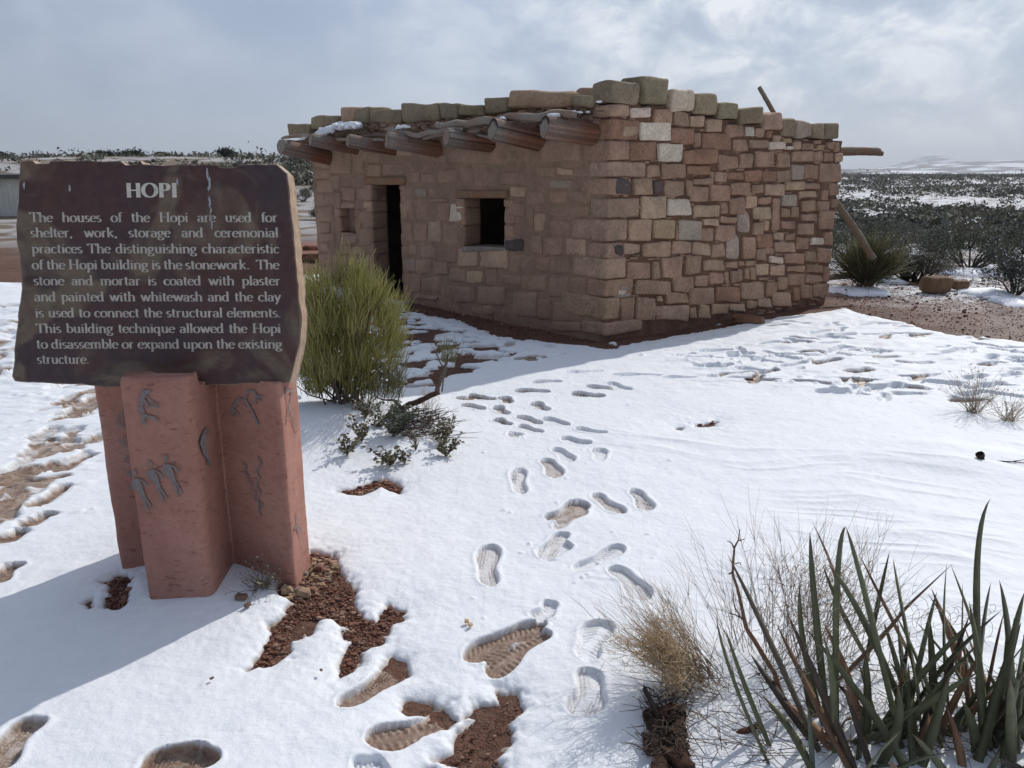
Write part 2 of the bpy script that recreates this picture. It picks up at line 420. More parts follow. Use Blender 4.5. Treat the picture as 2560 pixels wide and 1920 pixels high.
# earth sheet
xs = np.concatenate([grow(-6, -9000, .06, 1.09)[::-1], axis([(-5.95, -2, .05), (-2, .6, .015), (.6, 3, .03), (3, 9, .05)]), grow(9, 9000, .06, 1.09)])
ys = np.concatenate([grow(1.2, -6000, .1, 1.2)[::-1], axis([(1.25, 3.6, .015), (3.6, 8, .03), (8, 16, .05)]), grow(16, 12000, .06, 1.055)])
X, Y = np.meshgrid(xs, ys)
Z = base_h(X, Y) + terrain(X, Y)
nearm = (Y < 20) & (Y > 0)
Z = Z + np.where(nearm, fbm2(X * 11, Y * 11, 3, 31) * .007 + fbm2(X * 34, Y * 34, 2, 37) * .004, 0)
def grid_faces(nx, ny):
    i = np.arange(ny - 1)[:, None] * nx + np.arange(nx - 1)[None]
    return np.stack([i, i + 1, i + nx + 1, i + nx], -1).reshape(-1, 4)
g = MB(); g.add(np.stack([X, Y, Z], -1).reshape(-1, 3), grid_faces(len(xs), len(ys)))
tag(g.build('ground', M_earth), kind='structure')
def hz(x, y): return float(base_h(np.array([x * 1.]), np.array([y * 1.]))[0] + terrain(np.array([x * 1.]), np.array([y * 1.]))[0])
def gz(x, y): return hz(x, y) + .045

# snow sheet
sxs = np.concatenate([axis([(-16, -4.5, .07), (-4.5, -2.1, .02), (-2.1, .75, .0052), (.75, 2.6, .01), (2.6, 6.5, .02), (6.5, 12, .05)])])
sys_ = np.concatenate([axis([(-8, 1.2, .12), (1.2, 1.7, .02), (1.7, 3.5, .0052), (3.5, 6.2, .010), (6.2, 9.5, .016), (9.5, 15.5, .03)])])
SX, SY = np.meshgrid(sxs, sys_)
E = base_h(SX, SY)
thick = .040 + fbm2(SX * 2.2, SY * 2.2, 2, 51) * .007
r1 = fbm2(SX * 9, SY * 9, 3, 61); r2 = fbm2(SX * 38, SY * 38, 2, 62)
thick += r2 * .0014 + r1 * .0022
# wind ripples on the open snow at right
ww = sst(.1, .9, SX) * sst(5.6, 4.4, SY)
ph = (SY + SX * .42) + fbm2(SX * .9, SY * 1.2, 3, 71) * .28
rip = (1 - np.abs(vn2(SX * .8 + 5, ph * 5.2, 72))) ** 3 * .7 + (1 - np.abs(vn2(SX * 1.3 + 9, ph * 10.5, 78))) ** 3 * .5
thick += ww * rip * .018 * sst(-.2, .5, fbm2(SX * 1.1, SY * 1.1, 2, 73)) + fbm2(SX * 1.6, SY * 3.4, 3, 74) * .006
tz = sst(.6, 1.8, SX) * sst(5.3, 6.2, SY) * sst(10.5, 9, SY) + sst(-1.6, -2.4, SX) * sst(4.2, 5.5, SY)
thick += tz * (fbm2(SX * 2.3, SY * 7, 3, 76) * .022 + np.abs(fbm2(SX * 5, SY * 9, 2, 77)) * .016)
sdist = np.full(SX.shape, 9.0)      # distance to bare ground (negative inside)
def sub(x0, x1, y0, y1):
    i0, i1 = np.searchsorted(sys_, (y0, y1)); j0, j1 = np.searchsorted(sxs, (x0, x1)); return slice(i0, i1), slice(j0, j1)
def poly_sd(px, py, P):
    d = np.full(px.shape, 1e9); ins = np.zeros(px.shape, bool); n = len(P)
    for i in range(n):
        a = P[i]; b = P[(i + 1) % n]; ex, ey = b[0] - a[0], b[1] - a[1]
        t = np.clip(((px - a[0]) * ex + (py - a[1]) * ey) / (ex * ex + ey * ey + 1e-12), 0, 1)
        d = np.minimum(d, np.hypot(px - a[0] - t * ex, py - a[1] - t * ey))
        c = ((a[1] > py) != (b[1] > py)) & (px < (b[0] - a[0]) * (py - a[1]) / (b[1] - a[1] + 1e-12) + a[0]); ins ^= c
    return np.where(ins, -d, d)
def bare(pts, jag=.03, org=(0, 0), sc=1.0):
    P = [gp(org[0] + u * sc, org[1] + v * sc)[:2] for u, v in pts]
    P = np.array(P); x0, y0 = P.min(0) - .3; x1, y1 = P.max(0) + .3; s = sub(x0, x1, y0, y1)
    px, py = SX[s], SY[s]
    d = poly_sd(px, py, P) + (r1[s] * jag + r2[s] * jag * .85)
    sdist[s] = np.minimum(sdist[s], d)
O8 = (500, 1340); K8 = .5154
# red gravel by the right pillar and its arms
bare([(540, 60), (650, 80), (665, 150), (720, 200), (745, 300), (790, 360), (850, 380), (905, 310), (990, 325), (985, 365), (915, 400), (885, 480), (780, 520), (740, 620), (660, 660), (690, 560), (720, 480), (660, 450), (700, 410), (620, 370), (560, 380), (530, 440), (490, 380), (480, 450), (430, 480), (430, 550), (340, 590), (235, 610), (290, 540), (340, 450), (330, 410), (400, 350), (450, 300), (380, 260), (380, 180)], .018, O8, K8)
bare([(1130, 1045), (1240, 1000), (1230, 940), (1290, 870), (1390, 820), (1290, 830), (1340, 790), (1440, 760), (1440, 710), (1530, 720), (1570, 790), (1490, 860), (1520, 930), (1480, 990), (1430, 1040), (1490, 1080), (1480, 1125), (1370, 1120), (1260, 1080), (1190, 1060)], .018, O8, K8)
bare([(975, 800), (1000, 760), (1130, 755), (1145, 785), (1090, 820), (1010, 825)], .008, O8, K8)
bare([(1110, 780), (1190, 785), (1235, 850), (1200, 880), (1100, 850)], .02, O8, K8)
bare([(1040, 1125), (1080, 1085), (1130, 1075), (1180, 1125), (1150, 1180), (1050, 1180)], .01, O8, K8)
bare([(930, 545), (990, 575), (1015, 640), (960, 650), (880, 600)], .01, O8, K8)
bare([(255, 1450), (300, 1432), (325, 1440), (320, 1490), (300, 1520), (265, 1510), (275, 1480)], .02)
bare([(200, 1500), (230, 1485), (225, 1508)], .01)
bare([(845, 1215), (905, 1200), (960, 1182), (1005, 1200), (1000, 1218), (955, 1200), (900, 1222)], .012)
bare([(1735, 1050), (1790, 1044), (1785, 1055), (1745, 1058)], .03)
bare([(1690, 1058), (1708, 1058), (1700, 1063)], .02)
# bare strip along the house wall
bare([(1012, 742), (1250, 792), (1505, 842), (1548, 858), (1530, 866), (1400, 852), (1250, 836), (1140, 792), (1040, 776), (1010, 768)], .05)
bare([(1548, 858), (1530, 840), (1800, 800), (2080, 745), (2110, 770), (1900, 795), (1720, 826)], .03)
hs = inhouse(SX, SY, .06); sdist = np.minimum(sdist, -hs + .0 + r1 * .04)
# where the snow field ends (melted yard to the right of and behind the house, red track at left)
def bound(pts): return [gp(u, v)[:2] for u, v in pts]
PE = bound([(2085, 752), (2130, 775), (2200, 792), (2300, 815), (2400, 835), (2560, 850), (2760, 872)])
PE = np.array([PE[0]] + PE[1:])
far_poly = [tuple(p) for p in PE] + [(14, 6), (14, 17), (3.6, 17), (3.6, 10.5)]
d = poly_sd(SX, SY, far_poly) + r1 * .06 + fbm2(SX * 1.5, SY * 1.5, 2, 81) * .12
sdist = np.minimum(sdist, d)
lp = [(-18, 12.1), (-7, 11.9), (-3.2, 12.9), (-2.6, 13.6), (-2.6, 17), (-18, 17)]
d = poly_sd(SX, SY, lp) + r1 * .08 + fbm2(SX * .9, SY * 2.5, 2, 83) * .25
sdist = np.minimum(sdist, d)
# trampled approach to the door: brown earth showing between lumps
ap = bound([(860, 760), (1010, 770), (1130, 800), (1330, 870), (1260, 900), (1190, 930), (1120, 985), (1010, 1000), (940, 960), (860, 900)])
d = poly_sd(SX, SY, ap)
k = fbm2(SX * 4.6, SY * 8.0, 3, 91)
sdist = np.minimum(sdist, np.where(d < .3, .085 - k * .46 + np.maximum(d + .1, -.12) * .8 + sst(6.4, 5.7, SY) * .2 + sst(-.6, .6, SX) * .12, 9))
# streaks of bare soil in the trampled snow at upper left
lf = sst(-1.2, -2.2, SX) * sst(6.2, 7.2, SY) * sst(12.2, 11.0, SY)
sdist = np.where(lf > .05, np.minimum(sdist, .19 - fbm2(SX * 1.1, SY * 4.5, 3, 95) * .42 * lf + (1 - lf) * .3), sdist)

# prints
dep = np.zeros(SX.shape); mud = np.zeros(SX.shape); tread = np.zeros(SX.shape)
LIM = np.zeros(SX.shape)
def sole(a, b, brown=0.0, W=None, D=.030, style=0, soft=.008):
    """a = toe end, b = heel end (plan points)"""
    a = np.array(a[:2]); b = np.array(b[:2]); c = (a + b) / 2; l = np.linalg.norm(a - b) / 2; t = (a - b) / (2 * l); nn = np.array([-t[1], t[0]])
    W = (W or .36 * l) * 1.2; l *= 1.07; brown = min(brown * 1.35, max(brown, .8))
    if brown < .4 and D == .030: D = .021
    m = l + .05; s = sub(c[0] - m, c[0] + m, c[1] - m, c[1] + m)
    if s[0].stop <= s[0].start or s[1].stop <= s[1].start: return
    px = SX[s] - c[0]; py = SY[s] - c[1]; p = (px * t[0] + py * t[1]) / l; q = px * nn[0] + py * nn[1] + r1[s] * .004
    hw = W * np.interp(p, [-1, -.8, -.6, -.35, -.1, .15, .4, .65, .85, 1], [.74, .78, .77, .68, .67, .82, .96, .98, .9, .8]) * np.sqrt(np.clip(1 - np.abs(p) ** 5, 0, 1))
    q = q - .13 * W * np.cos(p * 2.6) * (1 if (int(a[0] * 1e3) % 2) else -1)
    sd = np.where(np.abs(p) < 1, np.minimum(hw - np.abs(q), (1 - np.abs(p)) * l), -1)
    k = sst(0, soft, sd + r2[s] * .002)
    dep[s] = np.maximum(dep[s], D * k)
    if style == 0: tr = 1.35 * np.sin(((p * l + q) * 2 * math.pi / .026)) * np.sin((p * l - q) * 2 * math.pi / .026)
    elif style == 1: tr = np.sin((p * l + np.abs(q) * .7) * 2 * math.pi / .022)
    else: tr = np.sin((p * l) * 2 * math.pi / .023)
    mid = sst(.012, .02, np.abs(q + .2 * W * np.sin(p * 3)))       # smooth arch line
    big = 1.0 if c[1] < 3.6 else (1.5 if c[1] < 6 else 0); tread[s] = np.where(sd > .004, tr * (.0056 if style == 0 else .0032) * mid * big * sst(.003, .014, sd), tread[s])
    rim = np.exp(-((sd + .010) / .010) ** 2) * .0035
    thick[s] += rim * (dep[s] < .005)
    brown = max(brown, .10 if D < .03 else 0); mud[s] = np.maximum(mud[s], (brown + (.20 * np.clip(-tr, 0, 1) * mid * (big > 0) + .10 * r1[s]) * (brown < .75)) * sst(-.002, .012, sd))
def S(o, k, l):
    for (u0, v0, u1, v1, br, st, *wd) in l:
        a = gp(o[0] + u0 * k, o[1] + v0 * k); b = gp(o[0] + u1 * k, o[1] + v1 * k); sole(a, b, br, wd[0] if wd else None, style=st)
S(O8, K8, [(990, 585, 690, 815, .75, 0, .050), (820, 985, 1215, 835, .78, 2, .056), (1290, 575, 1660, 400, .62, 1, .052), (1640, 390, 1710, 300, .1, 1, .04), (1400, 640, 1680, 450, .66, 2, .05),
    (1950, 405, 1870, 590, .06, 1, .052), (1860, 860, 1900, 640, .08, 0, .055), (1400, 30, 1400, 225, .2, 0, .05), (1770, 15, 1680, 95, .12, 0, .05), (2050, 45, 1825, 150, .12, 1, .042),
    (2165, 300, 2010, 140, .14, 0, .05), (740, 1140, 900, 1075, .1, 0, .05), (1280, 960, 1540, 780, .8, 0, .05)])
for (u0, v0, u1, v1, br, ww_) in [(-40, 1930, 85, 1790, .42, .06), (330, 2020, 520, 1870, .6, .085), (400, 2000, 440, 1865, .6, .09)]:
    sole(gp(u0, v0), gp(u1, v1), br, ww_, .045, 0, .02)
O4 = (1150, 900); K4 = .3617
S(O4, K4, [(400, 735, 420, 900, .15, 0, .045), (670, 795, 590, 670, .28, 1, .05), (770, 695, 660, 590, .12, 1, .045), (700, 525, 900, 565, .1, 0, .045), (960, 600, 965, 690, .1, 2, .045),
    (400, 490, 350, 520, .15, 0, .05), (860, 970, 620, 1095, .36, 0, .062), (850, 1030, 660, 1150, .3, 0, .04), (570, 1350, 720, 1180, .16, 0, .045), (1120, 1050, 930, 910, .28, 0, .042), (1300, 1030, 1210, 885, .22, 0, .045),
    (400, 375, 565, 425, .35, 1, .04), (405, 435, 565, 485, .25, 1, .04), (580, 385, 755, 435, .2, 1, .04), (800, 455, 1010, 498, .1, 2, .04), (240, 395, 345, 435, .45, 1, .045), (250, 310, 320, 365, .35, 1, .045),
    (285, 240, 345, 290, .4, 1, .05), (510, 280, 600, 335, .3, 2, .05), (10, 302, 170, 335, .3, 1, .045), (0, 262, 120, 225, .5, 1, .07), (100, 240, 250, 262, .5, 1, .06), (380, 205, 620, 208, .35, 1, .05), (500, 152, 700, 142, .1, 1, .045),
    (730, 82, 985, 78, .05, 2, .045), (1060, 100, 1400, 98, .05, 2, .04), (1400, 112, 1640, 110, .05, 2, .04), (770, 222, 1000, 235, .35, 2, .06), (1020, 152, 1180, 195, .1, 2, .045), (870, 175, 1090, 190, .3, 0, .05)])
OL = (0, 700); KL = .602
S(OL, KL, [(140, 660, 235, 605, .25, 0, .07), (275, 640, 340, 620, .5, 0, .05), (250, 720, 330, 670, .5, 0, .08), (235, 800, 390, 720, .55, 0, .055), (130, 800, 250, 755, .5, 0, .07), (-20, 890, 90, 810, .45, 0, .07), (130, 945, 285, 850, .6, 0, .05),
    (90, 1030, 220, 965, .62, 0, .055), (-30, 1100, 110, 1040, .6, 0, .06), (-40, 1260, 75, 1175, .65, 0, .055), (300, 560, 400, 500, .4, 0, .09), (340, 520, 410, 480, .4, 0, .07), (360, 680, 440, 640, .4, 0, .06)])
# scattered walkers' prints: right middle, left middle, shaded approach
for k in range(190):
    u = rng.uniform(1560, 2700); v = rng.uniform(798, 1000); lo = 860 + (1900 - u) * .10 if u < 1900 else 800
    if v < lo or v > 905 + (u - 1560) * .14: continue
    p = gp(u, v); an = rng.normal(.15, .5); l = rng.uniform(.12, .17); dd = np.array([math.cos(an), math.sin(an)]) * l
    sole(p[:2] - dd, p[:2] + dd, rng.choice([0, 0, 0, .1, .5]), rng.uniform(.04, .06), rng.uniform(.025, .045), 2, .015)
for k in range(150):
    u = rng.uniform(-150, 320); v = rng.uniform(735, 965)
    p = gp(u, v); an = rng.normal(1.2, .7); l = rng.uniform(.12, .17); dd = np.array([math.cos(an), math.sin(an)]) * l
    sole(p[:2] - dd, p[:2] + dd, rng.choice([0, 0, .2, .5]), rng.uniform(.045, .06), rng.uniform(.025, .04), 2, .015)
for k in range(70):
    u = rng.uniform(880, 1420); v = rng.uniform(790, 985)
    if v > 1000 - (u - 900) * .22: continue
    p = gp(u, v); an = rng.normal(.6, .9); l = rng.uniform(.12, .17); dd = np.array([math.cos(an), math.sin(an)]) * l
    sole(p[:2] - dd, p[:2] + dd, rng.choice([.1, .3, .6]), rng.uniform(.045, .06), rng.uniform(.02, .035), 2, .012)
for k in range(60):
    t_ = rng.random(); u = -20 + 270 * t_ + rng.normal(0, 22); v = 1290 - 330 * t_ + rng.normal(0, 28)
    p = gp(u, v); an = rng.normal(1.0, .5); l = rng.uniform(.08, .15); dd = np.array([math.cos(an), math.sin(an)]) * l
    sole(p[:2] - dd, p[:2] + dd, rng.choice([.2, .4, .5]), rng.uniform(.035, .055), rng.uniform(.015, .03), 2, .015)
# kicked-up lumps
for k in range(330):
    z_ = rng.choice([0, 1, 2], p=[.45, .35, .2])
    u, v = [(rng.uniform(1600, 2600), rng.uniform(860, 1010)), (rng.uniform(-100, 260), rng.uniform(850, 1300)), (rng.uniform(1150, 1700), rng.uniform(950, 1750))][z_]
    if z_ == 0 and v > 905 + (u - 1560) * .14: continue
    p = gp(u, v); r_ = rng.uniform(.008, .03 if z_ < 2 else .014); s = sub(p[0] - r_ * 3, p[0] + r_ * 3, p[1] - r_ * 3, p[1] + r_ * 3)
    ex_ = rng.uniform(.6, 1.6); thick[s] += r_ * rng.uniform(.4, .8) * np.exp(-(np.maximum(((SX[s] - p[0]) ** 2 * ex_ + (SY[s] - p[1]) ** 2 / ex_) / (r_ * r_) + r2[s] * .7, 0)) ** 1.5)
edge = 1 - np.exp(-np.maximum(sdist, 0) / .011)
T = thick * edge * (.42 + .58 * (1 - np.exp(-np.maximum(sdist, 0) / .10))) - dep * np.minimum(1, edge + .4) + tread * (dep > .01) + .0
T = np.where(sdist < 0, np.maximum(sdist * .6, -.03), T)
T = np.where((dep > .01) & (sdist > 0), np.maximum(T, .004 + tread), T)
mud = np.maximum(mud, np.exp(-np.maximum(sdist, 0) / .008) * .55)
SZ = E + T
# pillars stand through the snow: lift it a little round them
keep = (sdist > -.045)
fc = grid_faces(len(sxs), len(sys_)); kf = keep.ravel()
fc = fc[kf[fc].any(1)]
g = MB(); g.add(np.stack([SX, SY, SZ], -1).reshape(-1, 3), fc)
tag(g.build('snow', M_snow, extra={'mud': mud}), kind='structure')

# ------------------------------------------------------------------ far hills
def mk_hill():
    m, t, b = mat('far_hill'); c = coord(t)
    mp_ = mnode(t, 'ShaderNodeMapping'); mp_.inputs['Scale'].default_value = (.004, .004, .05); t.links.new(c, mp_.inputs[0])
    k = noise(t, mp_.outputs[0], 1.2, 7, .65, .3)
    t.links.new(ramp(t, k, [(.40, (.09, .075, .075)), (.50, (.16, .13, .13)), (.56, (.78, .8, .84))]), b.inputs['Base Color']); b.inputs['Roughness'].default_value = .95
    return m
M_hill = mk_hill()
def hill(name, y0, y1, x0, x1, prof, seed, amp):
    nx, ny = 160, 40; xx = np.linspace(x0, x1, nx); yy = np.linspace(y0, y1, ny); Xh, Yh = np.meshgrid(xx, yy)
    t = (Yh - y0) / (y1 - y0); h = np.interp(Xh, [p[0] for p in prof], [p[1] for p in prof])
    cr = np.sin(np.clip(t, 0, 1) * math.pi) ** .7
    Zh = h * cr * (1 + amp * fbm2(Xh * .004, Yh * .004, 4, seed)) - 3
    m_ = MB(); m_.add(np.stack([Xh, Yh, Zh], -1).reshape(-1, 3), grid_faces(nx, ny)); tag(m_.build(name, M_hill), kind='structure')
def hp(u, v, y): p = yp(u, v, y); return (p[0], p[2])
hill('hills', 2200, 3200, -500, 3600, [hp(1200, 430, 2700), hp(2000, 428, 2700), hp(2090, 421, 2700), hp(2235, 421, 2700), hp(2255, 432, 2700), hp(2400, 434, 2700), hp(2560, 430, 2700), hp(2900, 428, 2700)], 3, .04)
hill('hills', 3600, 5600, -600, 6000, [hp(1500, 436, 4600), hp(2150, 436, 4600), hp(2250, 421, 4600), hp(2300, 411, 4600), hp(2400, 404, 4600), hp(2480, 401, 4600), hp(2560, 399, 4600), hp(2900, 396, 4600)], 8, .07)
hill('hills', 7000, 8600, 500, 8000, [hp(1500, 440, 7800), hp(2240, 430, 7800), hp(2290, 400, 7800), hp(2330, 388, 7800), hp(2350, 396, 7800), hp(2400, 404, 7800), hp(2900, 410, 7800)], 12, .03)

# ------------------------------------------------------------------ HOUSE
COLS = {'r': (.295, .188, .130), 'b': (.25, .142, .093), 't': (.365, .25, .17), 'w': (.53, .43, .335), 'g': (.31, .245, .19), 'd': (.09, .07, .062), 'y': (.345, .24, .15), 'o': (.235, .185, .122), 'p': (.33, .21, .155), 'n': (.31, .205, .145)}
def cj(k, a=.08):
    c = np.array(COLS[k]) * 1.13; return np.clip(c * (1 + (rng.random() - .5) * 2 * a) * (1 + (rng.random(3) - .5) * .06), .02, .9)
house = empty('stone_house', 'low reddish sandstone house with flat roof, dark doorway and projecting log beams in the snow', 'house', tuple(PC))
RW = """232,190,408,262,r 415,208,543,275,w 550,215,660,308,r 663,235,765,325,r 768,262,855,330,t 860,272,965,365,t 970,305,1092,388,r 1097,322,1150,382,w 1150,330,1215,388,r 1215,345,1258,397,b 1258,372,1315,418,y 1317,388,1378,425,y 1378,408,1428,455,t 1433,415,1500,462,r 1505,405,1550,430,r 1520,430,1568,470,r 1568,405,1625,458,r 1625,418,1648,475,r
205,275,465,400,b 475,300,652,410,w 655,330,790,428,b 793,350,838,452,r 842,360,1018,470,b 1020,393,1108,468,r 1118,395,1230,452,r 1235,412,1328,465,w 1330,432,1380,462,w
145,405,410,520,r 410,412,570,528,b 578,425,722,535,w 727,455,928,552,b 930,490,1058,578,r 1060,475,1140,573,r 1152,468,1265,568,r 1283,480,1372,570,r 1375,462,1500,530,r 1500,470,1560,535,r 1562,470,1620,530,r 1628,482,1675,538,t
175,530,505,622,n 512,543,590,628,r 594,545,747,628,r 750,555,885,615,b 888,588,912,640,r 913,590,985,658,r 985,585,1085,645,b 1088,575,1195,655,b 1195,580,1280,655,b 1280,578,1370,655,r 1372,548,1437,640,g 1437,545,1532,640,r 1538,540,1670,650,r
125,630,415,730,r 425,632,550,730,r 553,638,612,725,d 616,640,743,742,r 745,640,780,738,r 780,632,908,672,r 768,675,888,770,n 890,665,1010,770,r 1012,655,1128,738,r 1137,665,1208,720,r 1210,662,1327,732,t 1330,650,1447,705,t 1450,655,1545,695,r 1548,697,1592,760,r 1597,658,1655,740,r
185,750,465,865,n 470,735,630,870,t 635,750,770,850,w 788,782,942,860,t 942,775,995,845,r 1000,742,1088,850,r 1100,728,1175,808,t 1178,738,1248,790,r 1250,745,1305,945,r 1310,722,1405,795,g 1410,702,1515,748,y 1430,757,1517,830,r 1517,765,1595,825,r 1597,755,1640,810,r 1140,805,1245,872,t 1310,803,1358,862,r 1362,797,1410,862,r
70,875,395,1005,n 400,867,540,1010,t 545,870,678,990,y 680,905,697,1000,r 700,872,840,1000,g 845,862,942,915,t 945,855,1045,897,r 820,920,918,1000,r 920,905,1042,1005,r 1045,808,1135,968,gO 1140,887,1200,960,r 1208,875,1237,943,t 1305,877,1393,935,r 1410,888,1507,968,n 1430,835,1525,882,r 1530,818,1625,935,r
170,1015,370,1105,r 375,1015,478,1078,t 488,1005,655,1100,y 662,1005,775,1085,n 780,1008,895,1088,t 897,1010,977,1098,r 977,950,1075,1120,gO 1075,970,1158,1110,r 1163,955,1255,1040,b 1262,948,1325,1000,t 1327,960,1400,1000,r 1270,1002,1392,1075,t 1395,978,1480,1050,r 1485,978,1555,1025,w 1557,945,1618,1030,r 1157,1045,1215,1118,r 1215,1035,1272,1080,r
80,1105,388,1230,n 390,1120,540,1230,r 540,1115,592,1225,r 597,1090,727,1222,r 740,1090,840,1200,r 840,1110,975,1185,r 975,1122,1045,1160,r 1047,1118,1090,1152,r 1092,1115,1150,1145,r 1240,1090,1325,1135,w 1330,1070,1450,1140,r 1452,1060,1520,1130,r 1520,1045,1615,1135,r 1158,1130,1240,1205,t
165,1235,430,1335,r 440,1232,662,1322,r 665,1210,795,1308,r 798,1200,882,1270,r 884,1185,970,1255,r 972,1178,1005,1255,r 1007,1172,1047,1255,r 1048,1160,1085,1245,r 1087,1155,1117,1235,r 1118,1150,1157,1235,r 1245,1145,1340,1218,t 1345,1145,1450,1188,r 1170,1208,1232,1235,r 1455,1138,1558,1195,r 1350,1190,1450,1268,r 1452,1198,1556,1250,r 1560,1145,1605,1250,r
10,1340,350,1475,r 358,1340,443,1482,r 445,1330,562,1475,r 565,1380,605,1475,r 570,1325,612,1358,r 618,1308,757,1378,r 762,1270,915,1378,r 920,1272,1065,1365,b 1070,1240,1208,1350,n 1210,1240,1282,1335,r 1285,1215,1348,1290,r 1258,1298,1368,1388,t 1372,1275,1420,1360,b 1425,1258,1495,1345,r 1498,1255,1595,1330,r
600,1382,762,1475,t 764,1395,812,1465,y 815,1375,892,1465,y 895,1368,997,1440,y 1000,1368,1098,1420,t 1100,1358,1160,1410,r 1165,1338,1255,1400,t 130,1490,480,1570,n"""
OXR = (1400, 180); KX = .42198
XC = lambda y: 308 - (y - 100) * .045      # corner line in that crop
rw = MB(); lw = MB(); rect = []
def crn(y): # corner point at crop row y on the vertical corner line
    v = OXR[1] + y * KX; u = OXR[0] + XC(y) * KX
    z = onR(u, v)[2]; return np.array([PC[0], PC[1], z])
def quad_on(fn, o, x0, y0, x1, y1): return [fn(o[0] + x * KX, o[1] + y * KX) for x, y in ((x0, y1), (x1, y1), (x1, y0), (x0, y0))]
for i, tok in enumerate(RW.split()):
    x0, y0, x1, y1, k = tok.split(','); x0, y0, x1, y1 = map(float, (x0, y0, x1, y1)); oval = k.endswith('O'); k = k[0]
    col = cj(k); xc = XC((y0 + y1) / 2)
    if x0 < xc - 4 and x1 > xc:        # quoin that turns the corner
        tz = crn(y0)[2]; bz = crn(y1)[2]
        a = onR(OXR[0] + x1 * KX, OXR[1] + (y0 + y1) / 2 * KX); s_r = max(sR(a), .05)
        b_ = onL(OXR[0] + x0 * KX, OXR[1] + (y0 + y1) / 2 * KX); s_l = max(sL(b_), .05)
        if y0 < 300: s_l = max(s_l, .22)
        o_ = .014
        # box footprint corner -> along right wall, as one stone; depth runs along the left wall
        q = []
        for (s_, z_) in ((0, bz), (s_r, bz), (s_r, tz), (0, tz)): q.append(PC + dR * s_ + np.array([0, 0, z_ - PC[2]]) + 0)
        q = [p - nL * 0 for p in q]
        # skew: stone extruded inward along dL (not along the normal) so that its side lies in the left wall
        h_in = s_l
        V0 = np.array(q)
        stone(rw, [V0[0] + nL * o_, V0[1], V0[2], V0[3] + nL * o_], -dL, o_ / max(.2, abs(np.dot(dL, nR))), h_in, col, .3, .022, .007, seed=i * 11)
        continue
    q = quad_on(onR, OXR, x0 + 3, y0 + 3, x1 - 3, y1 - 3)
    q = jquad(rng, q, .012)
    if oval: stone(rw, q, nR, .018, .2, col, .95, .08, .005, seed=i * 11)
    else: stone(rw, q, nR, .008 + rng.random() * .014, .24, col, rng.uniform(.22, .5), .020, rng.uniform(.007, .012), seed=i * 11)
    rect.append((x0, y0, x1, y1))
for (x0, y0, x1, y1, k, sd0) in [(318, 632, 408, 722, 'd', 1), (360, 640, 405, 700, 'w', 2), (318, 1262, 420, 1330, 'g', 3), (335, 1290, 400, 1325, 'w', 4), (312, 1022, 366, 1098, 'd', 5), (372, 320, 455, 395, 't', 6)]:
    stone(rw, jquad(rng, quad_on(onR, OXR, x0, y0, x1, y1), .012), nR, .019 + sd0 * .0008, .05, cj(k), .9, .05, .012, seed=sd0 * 31, nfreq=16)
# mortar face of the gable wall, with small chinking stones pressed into the joints
copR = [(225, 45, 475, 185, 'o'), (475, 30, 630, 195, 'o'), (640, 105, 785, 235, 'w'), (785, 128, 918, 262, 'o'), (920, 190, 1042, 278, 'o'), (1045, 213, 1190, 308, 'o'), (1190, 240, 1305, 338, 'p'), (1303, 275, 1380, 375, 'o'), (1380, 290, 1478, 392, 'g'), (1478, 305, 1555, 395, 'o'), (1550, 305, 1640, 402, 'o')]
sT = []; zT = []
for (x0, y0, x1, y1, k) in copR:
    for x in (x0, x1):
        p = onR(OXR[0] + x * KX, OXR[1] + y1 * KX) if x > 300 else crn(y1); sT.append(sR(p)); zT.append(p[2])
sT, zT = np.array(sT), np.array(zT)
def ztopR(s): return np.interp(s, sT[np.argsort(sT)], zT[np.argsort(sT)]) - .01
ns, nz = 260, 170; ss = np.linspace(-.004, lenR - .09, ns)
tt = np.linspace(0, 1, nz); Sg, Tg = np.meshgrid(ss, tt); Zg = -.15 + Tg * (ztopR(Sg) + .15)
P3 = PC[None, None] + Sg[..., None] * dR + np.array([0, 0, 1.]) * Zg[..., None]
dn = -.013 + vn3(P3 * 14, 5) * .009 + vn3(P3 * 45, 6) * .005
P3 = P3 + nR * dn[..., None]
rw.add(P3.reshape(-1, 3), grid_faces(ns, nz), (.15, .083, .055))
for k in range(900):
    x = rng.uniform(330, 1620); y = rng.uniform(200, 1440)
    if y > 1560 - (x - 300) * .14 or y < 200 + (x - 400) * .17: continue
    if any(a - 2 < x < c + 2 and b + 1 < y < d_ - 1 for (a, b, c, d_) in rect): continue
    w_ = rng.uniform(8, 24); h_ = rng.uniform(5, 9)
    stone(rw, jquad(rng, quad_on(onR, OXR, x - w_, y - h_, x + w_, y + h_), .003), nR, rng.uniform(-.006, .006), .06, cj('r', .25) * .85, .6, .012, .003, seed=k, topo=T4)
build_at(rw, 'side_wall', M_stone, house)['label'] = 'unplastered side wall of coursed red sandstone with pale and grey stones'

